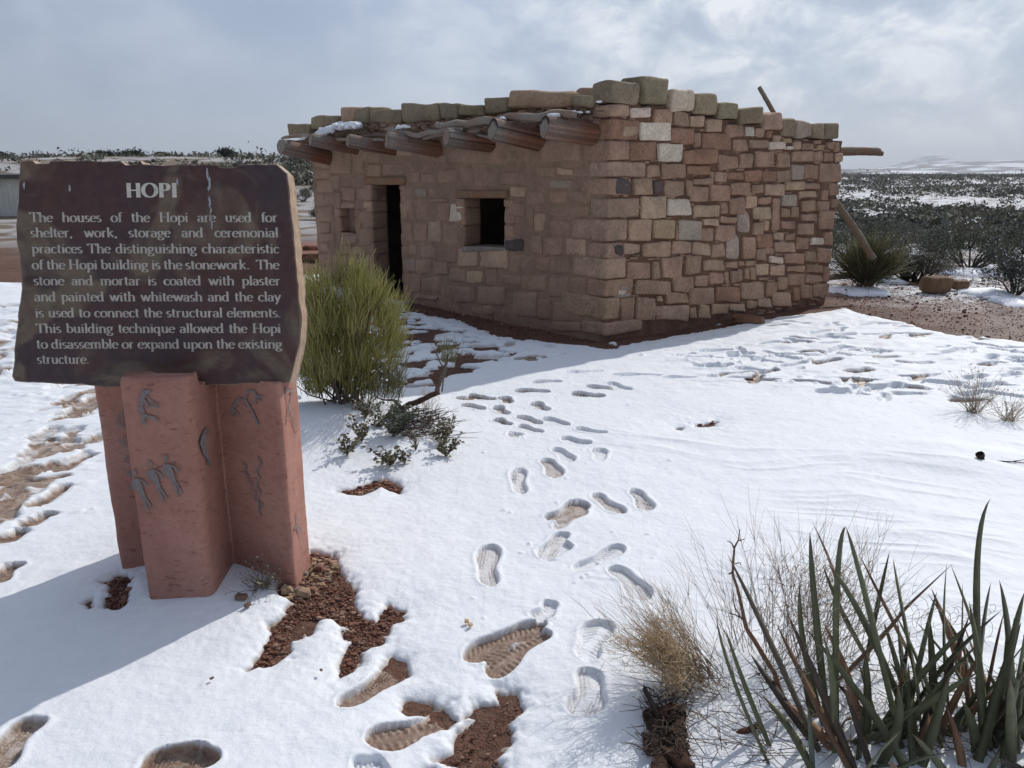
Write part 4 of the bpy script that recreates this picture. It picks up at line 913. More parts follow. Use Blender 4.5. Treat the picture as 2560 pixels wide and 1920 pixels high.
# --- serif lettering drawn with a broad pen
def arc(cx, cy, rx, ry, a0, a1, n=14):
    t = np.radians(np.linspace(a0, a1, n)); return [(cx + rx * math.cos(a), cy + ry * math.sin(a)) for a in t]
def sf(x, y, w_=.10): return [(x - w_, y), (x + w_, y)]
XH = .64
def stem(x, y1, y0=0): return [(x, y1), (x, y0)]
G = {
 'a': (.50, [arc(.22, .45, .155, .17, 165, 10) + [(.375, .38), (.375, .12)] + arc(.45, .12, .075, .11, 180, 290, 6), arc(.375, .38, .01, .01, 90, 90, 2)[:1] + [(.36, .37)] + arc(.21, .175, .15, .175, 80, 300, 12) + [(.37, .12)]]),
 'b': (.55, [stem(.12, 1.0, .04), arc(.29, .32, .20, .31, 140, -140), [(.02, .97), (.12, 1.0)]]),
 'c': (.46, [arc(.26, .32, .20, .315, 48, 318), [(.39, .50), (.40, .54)]]),
 'd': (.57, [arc(.24, .31, .19, .31, 50, 310), stem(.42, 1.0, 0), [(.32, .97), (.42, 1.0)], [(.42, .02), (.54, .03)]]),
 'e': (.48, [arc(.25, .32, .20, .315, 8, 322, 18), [(.07, .36), (.44, .36)]]),
 'f': (.33, [[(.16, 0), (.16, .80)] + arc(.28, .80, .12, .18, 180, 50, 7), [(.03, XH), (.33, XH)], sf(.16, .015)]),
 'g': (.52, [arc(.23, .43, .165, .20, 0, 360, 18), [(.14, .25), (.09, .12), (.18, .05), (.34, .03)], arc(.24, -.14, .20, .15, 60, 400, 18), [(.37, .56), (.50, .62)]]),
 'h': (.60, [stem(.12, 1.0), [(.02, .97), (.12, 1.0)], [(.12, .45)] + arc(.30, .40, .17, .24, 150, 0, 8) + [(.47, 0)], sf(.12, .015), sf(.47, .015)]),
 'i': (.27, [stem(.13, XH), [(.03, .60), (.13, XH)], sf(.13, .015), [(.13, .90), (.13, .82)]]),
 'k': (.57, [stem(.12, 1.0), [(.02, .97), (.12, 1.0)], [(.42, .62), (.14, .30)], [(.22, .38), (.50, 0)], sf(.12, .015), sf(.42, .63, .08)]),
 'l': (.27, [stem(.13, 1.0), [(.03, .97), (.13, 1.0)], sf(.13, .015)]),
 'm': (.88, [stem(.12, XH), [(.02, .60), (.12, XH)], [(.12, .45)] + arc(.27, .42, .155, .22, 150, 0, 8) + [(.425, 0)], [(.43, .45)] + arc(.585, .42, .155, .22, 150, 0, 8) + [(.74, 0)], sf(.12, .015), sf(.425, .015), sf(.74, .015)]),
 'n': (.60, [stem(.12, XH), [(.02, .60), (.12, XH)], [(.12, .45)] + arc(.30, .40, .17, .24, 150, 0, 8) + [(.47, 0)], sf(.12, .015), sf(.47, .015)]),
 'o': (.54, [arc(.27, .32, .215, .315, 0, 360, 22)]),
 'p': (.57, [stem(.13, XH, -.32), [(.03, .60), (.13, XH)], arc(.30, .32, .20, .31, 140, -140), sf(.13, -.31)]),
 'q': (.57, [arc(.24, .31, .19, .31, 50, 310), stem(.42, XH, -.32), sf(.42, -.31)]),
 'r': (.42, [stem(.13, XH), [(.03, .60), (.13, XH)], [(.13, .44)] + arc(.27, .46, .12, .17, 150, 50, 6), sf(.13, .015)]),
 's': (.40, [arc(.20, .475, .13, .16, 40, 250, 10) + arc(.19, .17, .14, .16, 60, -140, 10)]),
 't': (.35, [[(.15, .86), (.15, .14)] + arc(.26, .14, .11, .13, 180, 300, 6), [(.02, XH), (.33, XH)]]),
 'u': (.60, [[(.13, XH), (.13, .2)] + arc(.28, .2, .15, .19, 180, 330, 8), stem(.46, XH), [(.03, XH - .02), (.13, XH)], [(.36, XH - .02), (.46, XH)], [(.46, .02), (.57, .03)]]),
 'w': (.80, [[(.08, XH), (.25, 0)], [(.25, 0), (.40, XH)], [(.38, XH), (.56, 0)], [(.56, 0), (.73, XH)], sf(.08, XH, .08), sf(.72, XH, .08)]),
 'x': (.52, [[(.08, XH), (.44, 0)], [(.42, XH), (.08, 0)], sf(.09, XH, .08), sf(.43, .015, .08), sf(.42, XH, .07), sf(.08, .015, .07)]),
 'y': (.53, [[(.08, XH), (.27, .02)], [(.46, XH), (.27, .02), (.16, -.30), (.06, -.28)], sf(.08, XH, .08), sf(.45, XH, .07)]),
 '.': (.24, [[(.11, .09), (.11, .0)]]), ',': (.24, [[(.11, .09), (.12, .0), (.07, -.13)]]),
 'H': (.86, [stem(.17, 1), stem(.69, 1), [(.17, .5), (.69, .5)], sf(.17, .98, .13), sf(.69, .98, .13), sf(.17, .02, .13), sf(.69, .02, .13)]),
 'T': (.70, [stem(.35, .98), [(.04, .965), (.66, .965)], [(.05, .97), (.03, .80)], [(.65, .97), (.67, .80)], sf(.35, .015, .12)]),
 'O': (.92, [arc(.46, .5, .37, .49, 0, 360, 26)]),
 'P': (.70, [stem(.17, 1), [(.17, .97)] + arc(.36, .735, .22, .24, 90, -90, 10) + [(.17, .49)], sf(.17, .98, .13), sf(.17, .02, .13)]),
 'I': (.36, [stem(.18, 1), sf(.18, .98, .13), sf(.18, .02, .13)]),
}
lt = MB(); lvl = [0]
def pen(mb, pts2, place, thin, thick, zoff, bold=1.0):
    """sweep a stroke whose width follows its direction"""
    P = np.array(pts2, float)
    if len(P) < 2: return
    # resample long segments
    keep_ = [0] + [i for i in range(1, len(P)) if np.linalg.norm(P[i] - P[i - 1]) > 1e-6]; P = P[keep_]
    if len(P) < 2: return
    t = np.gradient(P, axis=0); t /= np.linalg.norm(t, axis=1)[:, None] + 1e-9
    w_ = thin + (thick - thin) * np.abs(t[:, 1]) ** 1.6; nn = np.stack([-t[:, 1], t[:, 0]], 1)
    A = P + nn * w_[:, None] / 2; B = P - nn * w_[:, None] / 2; V = []
    for a, b_ in zip(A, B): V += [place(a[0], a[1], zoff), place(b_[0], b_[1], zoff)]
    n_ = len(P); q = np.array([[2 * i, 2 * i + 1, 2 * i + 3, 2 * i + 2] for i in range(n_ - 1)])
    mb.add(np.array(V), q, (.46, .415, .36))
rows = [("The houses of the Hopi are used for", 75, 695, 555), ("shelter, work, storage and ceremonial", 77, 697, 593), ("practices| The distinguishing characteristic", 80, 699, 633), ("of the Hopi building is the stonework.  The", 81, 699, 673), ("stone and mortar is coated with plaster", 85, 702, 713), ("and painted with whitewash and the clay", 87, 703, 753), ("is used to connect the structural elements.", 89, 703, 793), ("This building technique allowed the Hopi", 91, 703, 832), ("to disassemble or expand upon the existing", 92, 706, 871), ("structure.", 94, 224, 909)]
def wid(wd): return sum(G[c][0] for c in wd if c != '|')
mpp = float(np.linalg.norm(onS(400, 700) - onS(500, 700))) / 100     # metres per photo pixel on the slab
for (txt, ul, ur, vb) in rows:
    words = txt.replace('  ', ' ~ ').split(' '); A = onS(ul, vb); B = onS(ur, vb); W_ = np.linalg.norm(B - A); dx = (B - A) / W_
    Hc = 23.5 * mpp
    real = [w_ for w_ in words if w_ != '~']; tot = sum(wid(w_) for w_ in real); gaps = len(words) - 1
    hs_ = Hc * 1.38; minsp = .30
    if tot * hs_ + gaps * minsp * Hc > W_: hs_ = (W_ - gaps * minsp * Hc) / tot
    sp_ = (W_ - tot * hs_) / max(gaps, 1) if len(real) > 1 else 0
    if len(real) == 1: hs_ = W_ / tot
    x = 0
    for w_ in words:
        if w_ == '~': x += sp_; continue
        for ch in w_:
            if ch == '|': continue
            adv, strokes = G[ch]
            for s_ in strokes:
                lvl[0] = (lvl[0] + 1) % 7; zo = .0012 + lvl[0] * .00008
                x0 = x; pen(lt, s_, lambda a, b_, zo_, x0=x0: A + dx * (x0 + a * hs_) + upS * (b_ * Hc) + nS * zo_, .062, .16, zo)
            x += adv * hs_
        x += sp_
build_at(lt, 'lettering', M_paint, sign, False)['label'] = 'nine justified lines and a last word of pale serif text'
hd = MB(); A = onS(316, 493); B = onS(446, 493); W_ = np.linalg.norm(B - A); dx = (B - A) / W_; Hc = 33.5 * mpp; tot = wid('HOPI') + .08; hs_ = W_ / tot; x = .0
for ch in 'HOPI':
    adv, strokes = G[ch]
    for s_ in strokes:
        lvl[0] = (lvl[0] + 1) % 7; zo = .0012 + lvl[0] * .00008; x0 = x
        pen(hd, s_, lambda a, b_, zo_, x0=x0: A + dx * (x0 + a * hs_) + upS * (b_ * Hc) + nS * zo_, .085, .24, zo)
    x += (adv + .02) * hs_
for v_ in hd.c: v_[:] = (.60, .55, .47)
build_at(hd, 'heading', M_paint, sign, False)['label'] = 'large pale serif heading reading HOPI'
# calcite streak
for (u, v) in [(519, 440), (524, 450), (525, 462), (523, 470), (525, 500), (526, 512), (528, 524), (527, 540), (530, 560), (518, 430), (444, 455), (60, 465), (176, 475)]:
    ck = MB()
    for k in range(6):
        c = onS(u + rng.normal(0, 1), v + rng.normal(0, 3)); s_ = rng.uniform(.001, .0035); e_ = rng.uniform(.005, .010)
        pts = [c + np.array([1., 0, 0]) * math.cos(a) * s_ + upS * math.sin(a) * e_ + nS * .0021 for a in np.linspace(0, 2 * math.pi, 7)[:-1]]
        ck.add(np.array(pts) + nS * k * .00015, np.array([[0, 1, 2, 3], [0, 3, 4, 5]]), (.36, .35, .37))
    build_at(ck, 'mineral_streak', M_paint, sign, False)

# --- pedestal: cross plan
def q2(u, v): return gp(u, v)[:2]
A_ = q2(365, 1512); B_ = q2(530, 1512); I_ = q2(586, 1424); D_ = q2(737, 1466); E_ = q2(779, 1400); F_ = q2(298, 1424)
A_[1] = B_[1] = 2.64
I2 = np.array([B_[0] - .01, I_[1]]); 
plan = [A_, B_, I_, D_, E_, np.array([-1.13, 3.12]), np.array([-1.12, 3.34]), np.array([-1.38, 3.33]), np.array([-1.39, 3.14]), F_ + np.array([.0, .21]), F_, np.array([A_[0] + .01, 2.93])]
rad = [.03, .045, .012, .022, .03, .012, .03, .03, .012, .03, .03, .012]
def rounded(plan, rad, n=6):
    r = []
    N_ = len(plan)
    for i in range(N_):
        p = plan[i]; a = plan[i - 1] - p; b_ = plan[(i + 1) % N_] - p; la, lb = np.linalg.norm(a), np.linalg.norm(b_); a /= la; b_ /= lb; k = rad[i]
        for t in np.linspace(0, 1, n): r.append((1 - t) ** 2 * (p + a * k) + 2 * t * (1 - t) * p + t * t * (p + b_ * k))
    return np.array(r)
pl = rounded(plan, rad); pl = resample(pl, .02); npn = len(pl); cp = np.array([-1.27, 3.0])
zs = np.concatenate([np.linspace(-.12, .88, 60), [.893, .90]])
ped = MB(); V = []
for z_ in zs:
    k = 1 + .02 * (1 - max(z_, 0) / .9) * 0
    ring = cp + (pl - cp) * k
    if z_ > .885: ring = cp + (pl - cp) * (1 - (z_ - .88) * 1.4)
    p3 = np.concatenate([ring, np.full((npn, 1), z_)], 1)
    nrm = (ring - cp) / np.linalg.norm(ring - cp, axis=1)[:, None]
    ds_ = vn3(p3 * 9, 3) * .004 + vn3(p3 * 40, 4) * .0012
    p3[:, :2] += nrm * ds_[:, None]
    # behind the slab the top is cut lower so the slab rests on it
    bk = p3[:, 1] > 2.735
    p3[:, 2] = np.where(bk & (p3[:, 2] > .845), .845, p3[:, 2])
    V.append(p3)
V = np.concatenate(V); nz_ = len(zs); kk = np.arange(npn)
qf = np.concatenate([np.stack([j * npn + kk, j * npn + (kk + 1) % npn, (j + 1) * npn + (kk + 1) % npn, (j + 1) * npn + kk], 1) for j in range(nz_ - 1)])
V = np.concatenate([V, [[cp[0], cp[1], .845]]]); tp = np.stack([(nz_ - 1) * npn + kk, (nz_ - 1) * npn + (kk + 1) % npn, np.full(npn, len(V) - 1)], 1)
ped.add(V, [qf, tp], (.30, .13, .1))
def pmat():
    m, t, b = mat('pink_plaster'); c = coord(t)
    k1 = noise(t, c, 2.6, 5, .6, .4); k2 = noise(t, c, 40, 6, .75); k3 = noise(t, c, 150, 3, .7)
    mp_ = mnode(t, 'ShaderNodeMapping'); mp_.inputs['Scale'].default_value = (14, 14, 40); t.links.new(c, mp_.inputs[0]); k4 = noise(t, mp_.outputs[0], 1.5, 6, .75, .4)
    col = mix(t, ramp(t, k1, [(.35, 0), (.65, 1)]), (.33, .158, .12), (.42, .222, .175))
    col = mix(t, ramp(t, k4, [(.57, 0), (.64, .6)]), col, (.13, .055, .042))
    col = mix(t, 1, col, ramp(t, k2, [(.3, .84), (.5, 1), (.7, 1.1)]), 'MULTIPLY')
    t.links.new(col, b.inputs['Base Color']); b.inputs['Roughness'].default_value = .9; b.inputs['Specular IOR Level'].default_value = .15
    p = bump(t, b, k2, .5, .004); bump(t, b, k3, .4, .0015, p); return m
M_ped = pmat()
ped_o = build_at(ped, 'pedestal', M_ped, sign)
# --- painted figures on the pedestal
def plane2(a, b_):
    d_ = np.array([b_[0] - a[0], b_[1] - a[1], 0.]); d_ /= np.linalg.norm(d_); n_ = np.array([d_[1], -d_[0], 0]); n_ = n_ if n_[1] < 0 or n_[0] > .8 else -n_
    return np.array([a[0], a[1], 0.]), n_
PF = (np.array([0, A_[1], 0.]), np.array([0, -1., 0]))
PI = plane2(I_, D_); PEN = plane2(D_, E_); PBI = plane2(B_, I_)
PLW = (np.array([0, F_[1], 0.]), np.array([0, -1., 0]))
if PEN[1][0] < 0: PEN = (PEN[0], -PEN[1])
if PBI[1][0] < 0: PBI = (PBI[0], -PBI[1])
OP2 = (200, 900); KP = .3978
def fig(strokes, plane):
    b = MB(); fw = 2.6 if plane is PBI else (1.8 if plane is PEN else 1.15)
    for i, (w_, pts) in enumerate(strokes):
        P = np.array([pp(OP2[0] + x * KP, OP2[1] + y * KP, plane[0] + plane[1] * (.0068 + (i % 5) * .0003), plane[1]) for x, y in pts])
        t = np.gradient(P, axis=0); t /= np.linalg.norm(t, axis=1)[:, None] + 1e-9; s_ = np.cross(t, plane[1])
        ww_ = np.broadcast_to(np.asarray(w_, float), (len(P),)) * KP * 1.5e-3 * .5 * fw
        V = np.stack([P + s_ * ww_[:, None], P - s_ * ww_[:, None]], 1).reshape(-1, 3)
        b.add(V, np.array([[2 * j, 2 * j + 1, 2 * j + 3, 2 * j + 2] for j in range(len(P) - 1)]), (.21, .18, .172))
    build_at(b, 'painted_figure', M_paint, sign, False)
fig([([18, 30, 26, 20], [(440, 195), (405, 205), (385, 250), (378, 320)]), ([24, 22, 18], [(378, 290), (400, 350), (395, 400)]), ([12, 14, 10, 6], [(395, 240), (430, 300), (460, 290), (500, 300)]), ([14, 16, 8], [(400, 350), (470, 365), (495, 390)]), ([8, 10], [(400, 370), (410, 410)]), (10, [(440, 250), (490, 290)]), (6, [(400, 210), (450, 265)])], PF)
def man(x, y, s_=1.0): return [([16, 16], [(x, y), (x + 8, y + 38)]), ([30, 44, 30, 20], [(x + 5, y + 55), (x + 25, y + 100), (x + 45, y + 140), (x + 60, y + 180)]), (11, [(x + 5, y + 60), (x - 15, y + 80), (x - 5, y + 120)]), (11, [(x + 25, y + 60), (x + 60, y + 75), (x + 85, y + 110)]), ([14, 9], [(x + 55, y + 175), (x + 85, y + 265)]), ([14, 9], [(x + 62, y + 165), (x + 110, y + 240)])]
fig(man(535, 600), PF); fig(man(438, 635), PF); fig(man(340, 690), PF)
fig([([8, 10, 8, 5], [(760, 500), (785, 450), (805, 435), (815, 465)]), ([8, 40, 26, 10, 7], [(790, 465), (772, 520), (785, 570), (805, 610), (825, 660)]), (6, [(800, 600), (808, 665)])], PBI)
fig([(16, [(1120, 410), (1080, 320), (1040, 255), (1000, 245), (965, 290), (950, 320)]), (16, [(1035, 255), (1050, 200), (1090, 195), (1110, 230), (1130, 250)])] + [(9, [(955, 300), (x, y)]) for x, y in ((945, 350), (975, 355), (1000, 350))] + [(9, [(1105, 225), (x, y)]) for x, y in ((1100, 280), (1135, 265), (1155, 235))], PI)
fig([(11, [(1020, 650), (1045, 670), (1030, 710), (1060, 730), (1055, 760), (1085, 775), (1070, 820), (1105, 830), (1095, 880), (1125, 900), (1120, 940)]), (12, [(1115, 610), (1140, 650), (1105, 700), (1130, 740), (1105, 790), (1135, 840), (1110, 880), (1150, 910), (1120, 950), (1140, 985)])], PI)
fig([(9, [(1295, 170), (1315, 300), (1300, 400)]), (9, [(1345, 180), (1325, 300), (1365, 430)]), (8, [(1295, 170), (1320, 200), (1345, 180)])], PEN)
fig([(9, [(1360, 980), (1375, 1040), (1370, 1090)]), (7, [(1350, 1050), (1395, 1060)]), (7, [(1385, 1060), (1395, 1110)]), (7, [(1355, 1060), (1350, 1090)])], PEN)
for st1 in [(14, [(265, 330), (230, 400), (285, 425)]), (14, [(290, 500), (250, 515), (290, 545)]), (13, [(300, 600), (285, 630), (310, 650)]), (20, [(320, 700), (300, 720), (325, 735)]), (13, [(340, 780), (310, 800), (335, 820)])]: fig([st1], PLW)

# ------------------------------------------------------------------ PLANTS
def fan(mb, base, n, L0, L1, az, azs, el, els, r0, col0, col1, bend=.25, branch=0, seg=3, spread=.03, rr=rng, droop=0):
    for k in range(n):
        a = az + rr.normal(0, azs); e = np.clip(el + rr.normal(0, els), .05, 1.55); l_ = rr.uniform(L0, L1)
        d_ = np.array([math.cos(a) * math.cos(e), math.sin(a) * math.cos(e), math.sin(e)]); o_ = np.array(base) + np.append(rr.normal(0, spread, 2), 0)
        m_ = 6; t_ = np.linspace(0, 1, m_)[:, None]; bd = rr.normal(0, bend, 3) * l_; bd[2] = abs(bd[2]) * (.3 if not droop else -droop)
        P = o_ + d_ * l_ * t_ + bd * (t_ ** 2) * .6 + rr.normal(0, .004, (m_, 3)) * t_
        c = np.array(col0) * (1 - t_) + np.array(col1) * t_; c = c * rr.uniform(.75, 1.25)
        tube(mb, P, np.linspace(r0, r0 * .35, m_), seg, c)
        for b_ in range(branch):
            j = rr.integers(2, m_ - 1); d2 = d_ + rr.normal(0, .35, 3); d2 /= np.linalg.norm(d2); l2 = l_ * rr.uniform(.15, .45)
            tube(mb, [P[j], P[j] + d2 * l2 * .5 + rr.normal(0, .004, 3), P[j] + d2 * l2], [r0 * .55, r0 * .4, r0 * .25], seg, c[j])
# green ephedra by the sign
eb = gp(858, 1035); eb[2] = gz(eb[0], eb[1])
eph = empty('ephedra_bush', 'bushy yellow green broom like shrub beside the sign with bits of snow caught in it', 'bush', tuple(eb))
wood = MB(); gr = MB()
lobes = []; rb_ = np.random.default_rng(5); zz_ = (rb_.permutation(46) + .5) / 46; xx_ = (rb_.permutation(46) + .5) / 46
for k in range(46):
    a = rng.uniform(0, 2 * math.pi); r_ = rng.uniform(0, .16); o_ = eb + np.array([math.cos(a) * r_, math.sin(a) * r_, -.02])
    top = eb + np.array([-.44 + .88 * xx_[k], rng.uniform(-.3, .3), .30 + .58 * zz_[k] ** .8])
    top[2] -= .7 * max(0, abs(top[0] - eb[0] - .06) - .22)
    mid = (o_ + top) / 2 + rng.normal(0, .03, 3); tube(wood, [o_, mid, top], [.007, .005, .003], 4, (.13, .105, .085)); lobes.append((mid * .35 + top * .65, top))
    lobes.append((o_ * .3 + mid * .7, mid))
for k in range(8600):
    md, tp_ = lobes[rng.integers(len(lobes))]; p = md + (tp_ - md) * rng.random() + rng.normal(0, .038, 3)
    out_d = (p - eb); out_d[2] = 0; d_ = np.array([0, 0, 1.]) + out_d * rng.uniform(.5, 1.5) + rng.normal(0, .22, 3); d_ /= np.linalg.norm(d_); l_ = rng.uniform(.09, .20)
    hgt = (p[2] - eb[2]) / .8; g_ = rng.uniform(.7, 1.25)
    if p[2] < eb[2] + .01: p[2] = eb[2] + rng.uniform(.02, .2)
    c = np.array((.34, .315, .10)) * g_ if rng.random() < .9 else np.array((.38, .31, .17)) * g_
    tube(gr, [p, p + d_ * l_ * .5 + rng.normal(0, .006, 3), p + d_ * l_], [.0022, .0018, .001], 3, c)
for k in range(500):   # right side shoots and low growth
    p = eb + np.array([rng.uniform(.12, .42), rng.uniform(-.2, .2), rng.uniform(.0, .22)]); d_ = np.array([rng.normal(.1, .3), rng.normal(0, .3), 1]); d_ /= np.linalg.norm(d_); l_ = rng.uniform(.08, .2)
    tube(gr, [p, p + d_ * l_ * .5, p + d_ * l_ + rng.normal(0, .01, 3)], [.002, .0016, .001], 3, np.array((.18, .17, .08)) * rng.uniform(.6, 1.2))
build_at(wood, 'branches', M_twig, eph); build_at(gr, 'green_stems', M_green, eph)
sb = MB()
for k in range(90):
    p = eb + np.array([rng.uniform(-.42, .36), rng.uniform(-.3, .1), rng.uniform(.05, .55)]); s_ = rng.choice([.008, .012, .03], p=[.5, .35, .15])
    boulder(sb, p, (s_ * 1.3, s_, s_ * .8), (.9,) * 3, k, k, .3, .8)
build_at(sb, 'snow_bits', M_snowbit, eph)['kind'] = 'stuff'
# twisted dead trunk beside it
def twist(mb, pix, y, rads, col, seg=7, n=22, wob=.4):
    P = np.array([pp(u, v, np.array([0, yy, 0.]), np.array([0, 1., 0])) for (u, v), yy in zip(pix, y)]); tk = np.linspace(0, 1, len(P)); t_ = np.linspace(0, 1, n)
    PP = np.stack([np.interp(t_, tk, P[:, k]) for k in range(3)], 1); rr_ = np.interp(t_, np.linspace(0, 1, len(rads)), rads)
    PP += np.stack([vn3(PP * 18 + k * 9, 3) for k in range(3)], 1) * rr_[:, None] * wob
    tube(mb, PP, rr_, seg, col, jit=.3, rng=rng); return PP
tr = empty('twisted_stump', 'dark twisted dead branch rising from the snow right of the yellow green bush', 'dead branch', tuple(gp(960, 1050)))
tk_ = MB(); y0 = 4.75
twist(tk_, [(948, 1056), (985, 1032), (1030, 1012), (1075, 990), (1098, 980)], [y0] * 5, [.022, .024, .02, .018, .016], (.085, .06, .048))
twist(tk_, [(1092, 984), (1098, 955), (1110, 925), (1118, 900)], [y0] * 4, [.016, .014, .011, .008], (.15, .12, .10)); twist(tk_, [(1105, 978), (1108, 950), (1116, 920)], [y0] * 3, [.006, .005, .004], (.2, .17, .14))
twist(tk_, [(1114, 925), (1100, 905), (1090, 880), (1078, 865)], [y0] * 4, [.005, .004, .003, .001], (.14, .11, .09), 4); twist(tk_, [(1118, 905), (1120, 880), (1115, 850)], [y0] * 3, [.005, .003, .002], (.14, .11, .09), 4)
twist(tk_, [(1005, 1020), (985, 1000), (960, 1000), (930, 990)], [y0] * 4, [.012, .008, .006, .003], (.09, .07, .055), 5)
twist(tk_, [(975, 1035), (1010, 1075), (1050, 1095), (1090, 1090), (1110, 1078)], [4.7] * 5, [.02, .022, .025, .02, .008], (.06, .042, .036))
twist(tk_, [(1010, 1090), (1025, 1110), (1030, 1120)], [4.5] * 3, [.025, .03, .02], (.12, .085, .065))
build_at(tk_, 'trunk', M_wood, tr)
g2 = MB(); fan(g2, yp(1118, 905, y0), 60, .08, .2, 0, 3, 1.25, .25, .0018, (.16, .15, .07), (.22, .22, .09)); build_at(g2, 'green_stems', M_green, tr)
tw = MB()
for k in range(420):
    p = gp(rng.uniform(990, 1110), rng.uniform(1055, 1110)); p[2] = gz(p[0], p[1]) + rng.uniform(0, .05); d_ = np.array([rng.normal(.3, .7), rng.normal(0, .4), rng.uniform(-.1, .35)]); l_ = rng.uniform(.04, .12)
    tube(tw, [p, p + d_ * l_ * .5 + rng.normal(0, .006, 3), p + d_ * l_], [.003, .0024, .001], 3, np.array((.07, .05, .042)) * rng.uniform(.7, 2))
build_at(tw, 'dead_twigs', M_twig, tr)
# small leafy sprigs in the snow
def leaf(mb, p, d_, s_, col):
    d_ = d_ / np.linalg.norm(d_); u_ = np.cross(d_, rng.normal(0, 1, 3)); u_ /= np.linalg.norm(u_); nn = np.cross(d_, u_)
    mb.add(np.array([p, p + d_ * s_ * .5 + u_ * s_ * .32 + nn * s_ * .08, p + d_ * s_, p + d_ * s_ * .5 - u_ * s_ * .32 + nn * s_ * .08]), np.array([[0, 1, 2, 3]]), col)
def sprig(u, v, h, n, lab, nst=5, col=(.12, .125, .07)):
    b = gp(u, v); b[2] = gz(b[0], b[1]) - .005; r_ = empty('leafy_sprig', lab, 'plant', tuple(b), 'low leafy sprigs poking out of the snow near the dead branch'); s_ = MB(); lf_ = MB()
    for k in range(nst):
        d_ = np.array([rng.normal(0, .5), rng.normal(0, .4), 1]); P = [b, b + d_ * h * .5 + rng.normal(0, .01, 3), b + d_ * h * rng.uniform(.7, 1.1) + rng.normal(0, .02, 3)]; tube(s_, P, [.003, .0022, .0012], 4, (.11, .085, .065))
        for j in range(n): 
            t_ = rng.uniform(.15, 1); p = np.array(P[0]) * (1 - t_) + np.array(P[2]) * t_; leaf(lf_, p, np.array([rng.normal(0, 1), rng.normal(0, 1), rng.uniform(-.3, .8)]), rng.uniform(.018, .034), np.array(col) * rng.uniform(.5, 1.5))
    build_at(s_, 'stems', M_twig, r_); build_at(lf_, 'leaves', M_leaf, r_, False)
for (u, v, h, n, lab, nst) in [(868, 1150, .12, 10, 'small leafy sprig leftmost in the snow below the green bush', 5), (905, 1125, .13, 11, 'leafy sprig with dark brown stems right of the leftmost sprig', 6), (915, 1080, .10, 8, 'low sprig in the snow straight below the green bush', 5), (985, 1110, .14, 22, 'dense grey green leafy clump in front of the dead branch', 11), (1008, 1090, .13, 16, 'grey green leafy clump touching the dead branch', 8), (975, 1165, .09, 14, 'tiny bushy sprig standing lowest below the dead branch', 7), (1040, 1130, .10, 5, 'thin two-stemmed sprig right of the lowest sprig', 3),
                            (1112, 1112, .13, 12, 'upright leafy sprig at the right end of the dead twigs', 6), (1115, 1140, .10, 12, 'brownish leafy tuft rightmost and lowest near the dead twigs', 6), (1012, 1158, .03, 6, 'small dark tuft between the lowest sprig and the right tuft', 4), (950, 1095, .08, 10, 'small sprig between the grey green clump and the green bush', 5)]:
    sprig(u, v, h * 1.25, int(n * 1.5), lab, nst + 2, (.19, .205, .15) if n > 15 else (.17, .155, .09))
def dryweed(u, v, h, n, lab, az=0, azs=3, el=1.0, els=.3, br=2, col=(.30, .22, .14), r0=.0018, heads=True, name='dry_weed', grp=None, sp=.02):
    b = gp(u, v); b[2] = gz(b[0], b[1]) - .01; r_ = empty(name, lab, 'dry weed', tuple(b), grp); s_ = MB()
    fan(s_, b, n, h * .6, h, az, azs, el, els, r0, np.array(col) * .75, col, .2, br, 3, sp); build_at(s_, 'stems', M_twig, r_)
    if heads:
        h_ = MB()
        for v_ in s_.v:
            if len(v_) == 18 and rng.random() < .8:
                p = v_[-1] + np.array(r_.location)
                for k in range(5): leaf(h_, p + rng.normal(0, .006, 3), rng.normal(0, 1, 3) + np.array([0, 0, 1]), rng.uniform(.006, .014), np.array(col) * rng.uniform(1, 1.5))
        build_at(h_, 'seed_heads', M_twig, r_, False)['kind'] = 'stuff'
    return r_
dryweed(2432, 1030, .34, 60, 'pale dry weed with feathery seed heads on a small snow mound at the right edge', 0, 3, .95, .28, 2, (.36, .28, .19))
dryweed(2520, 1052, .22, 50, 'shorter tan dry weed at the right edge half buried in the snow mound', 0, 3, .8, .3, 2, (.36, .26, .16))
dryweed(950, 980, .16, 12, 'thin grey twigs behind the dead branch', 0, 3, 1.1, .3, 1, (.22, .18, .14), heads=False)
dryweed(1065, 1075, .17, 26, 'spray of thin grey twigs rising from the dead twigs', .2, .9, 1.0, .3, 2, (.2, .16, .12), heads=False)
dryweed(1062, 1030, .16, 30, 'pale straw coloured grass tuft behind the dead branch', .3, 1.2, 1.0, .3, 1, (.45, .36, .25), .001)
dryweed(905, 1062, .2, 34, 'fan of thin bare twigs in the snow in front of the green bush', 0, 3, .8, .3, 1, (.14, .11, .085), heads=False)
dryweed(655, 1475, .13, 40, 'small grey dead plant with papery leaves at the foot of the sign pedestal', 0, 3, .55, .35, 1, (.24, .2, .15), .0022)
# little stump at the right with a thin twig
st_ = empty('wood_stub', 'small dark broken stump in smooth snow at the right edge with a trailing twig', 'stump', tuple(gp(2455, 1165)))
b = MB(); yb = gp(2455, 1165)[1]; twist(b, [(2457, 1168), (2454, 1150), (2450, 1133)], [yb] * 3, [.026, .019, .023], (.045, .03, .026), 7, 10, .5); build_at(b, 'stub', M_wood, st_)
b = MB(); twist(b, [(2462, 1158), (2490, 1153), (2530, 1155), (2600, 1160)], [yb, yb, yb - .02, yb - .05], [.006, .004, .003, .002], (.06, .045, .04), 4, 16, 1.5); twist(b, [(2530, 1155), (2560, 1148), (2590, 1150)], [yb] * 3, [.003, .002, .001], (.06, .045, .04), 4, 8, 1); build_at(b, 'twig', M_twig, st_)

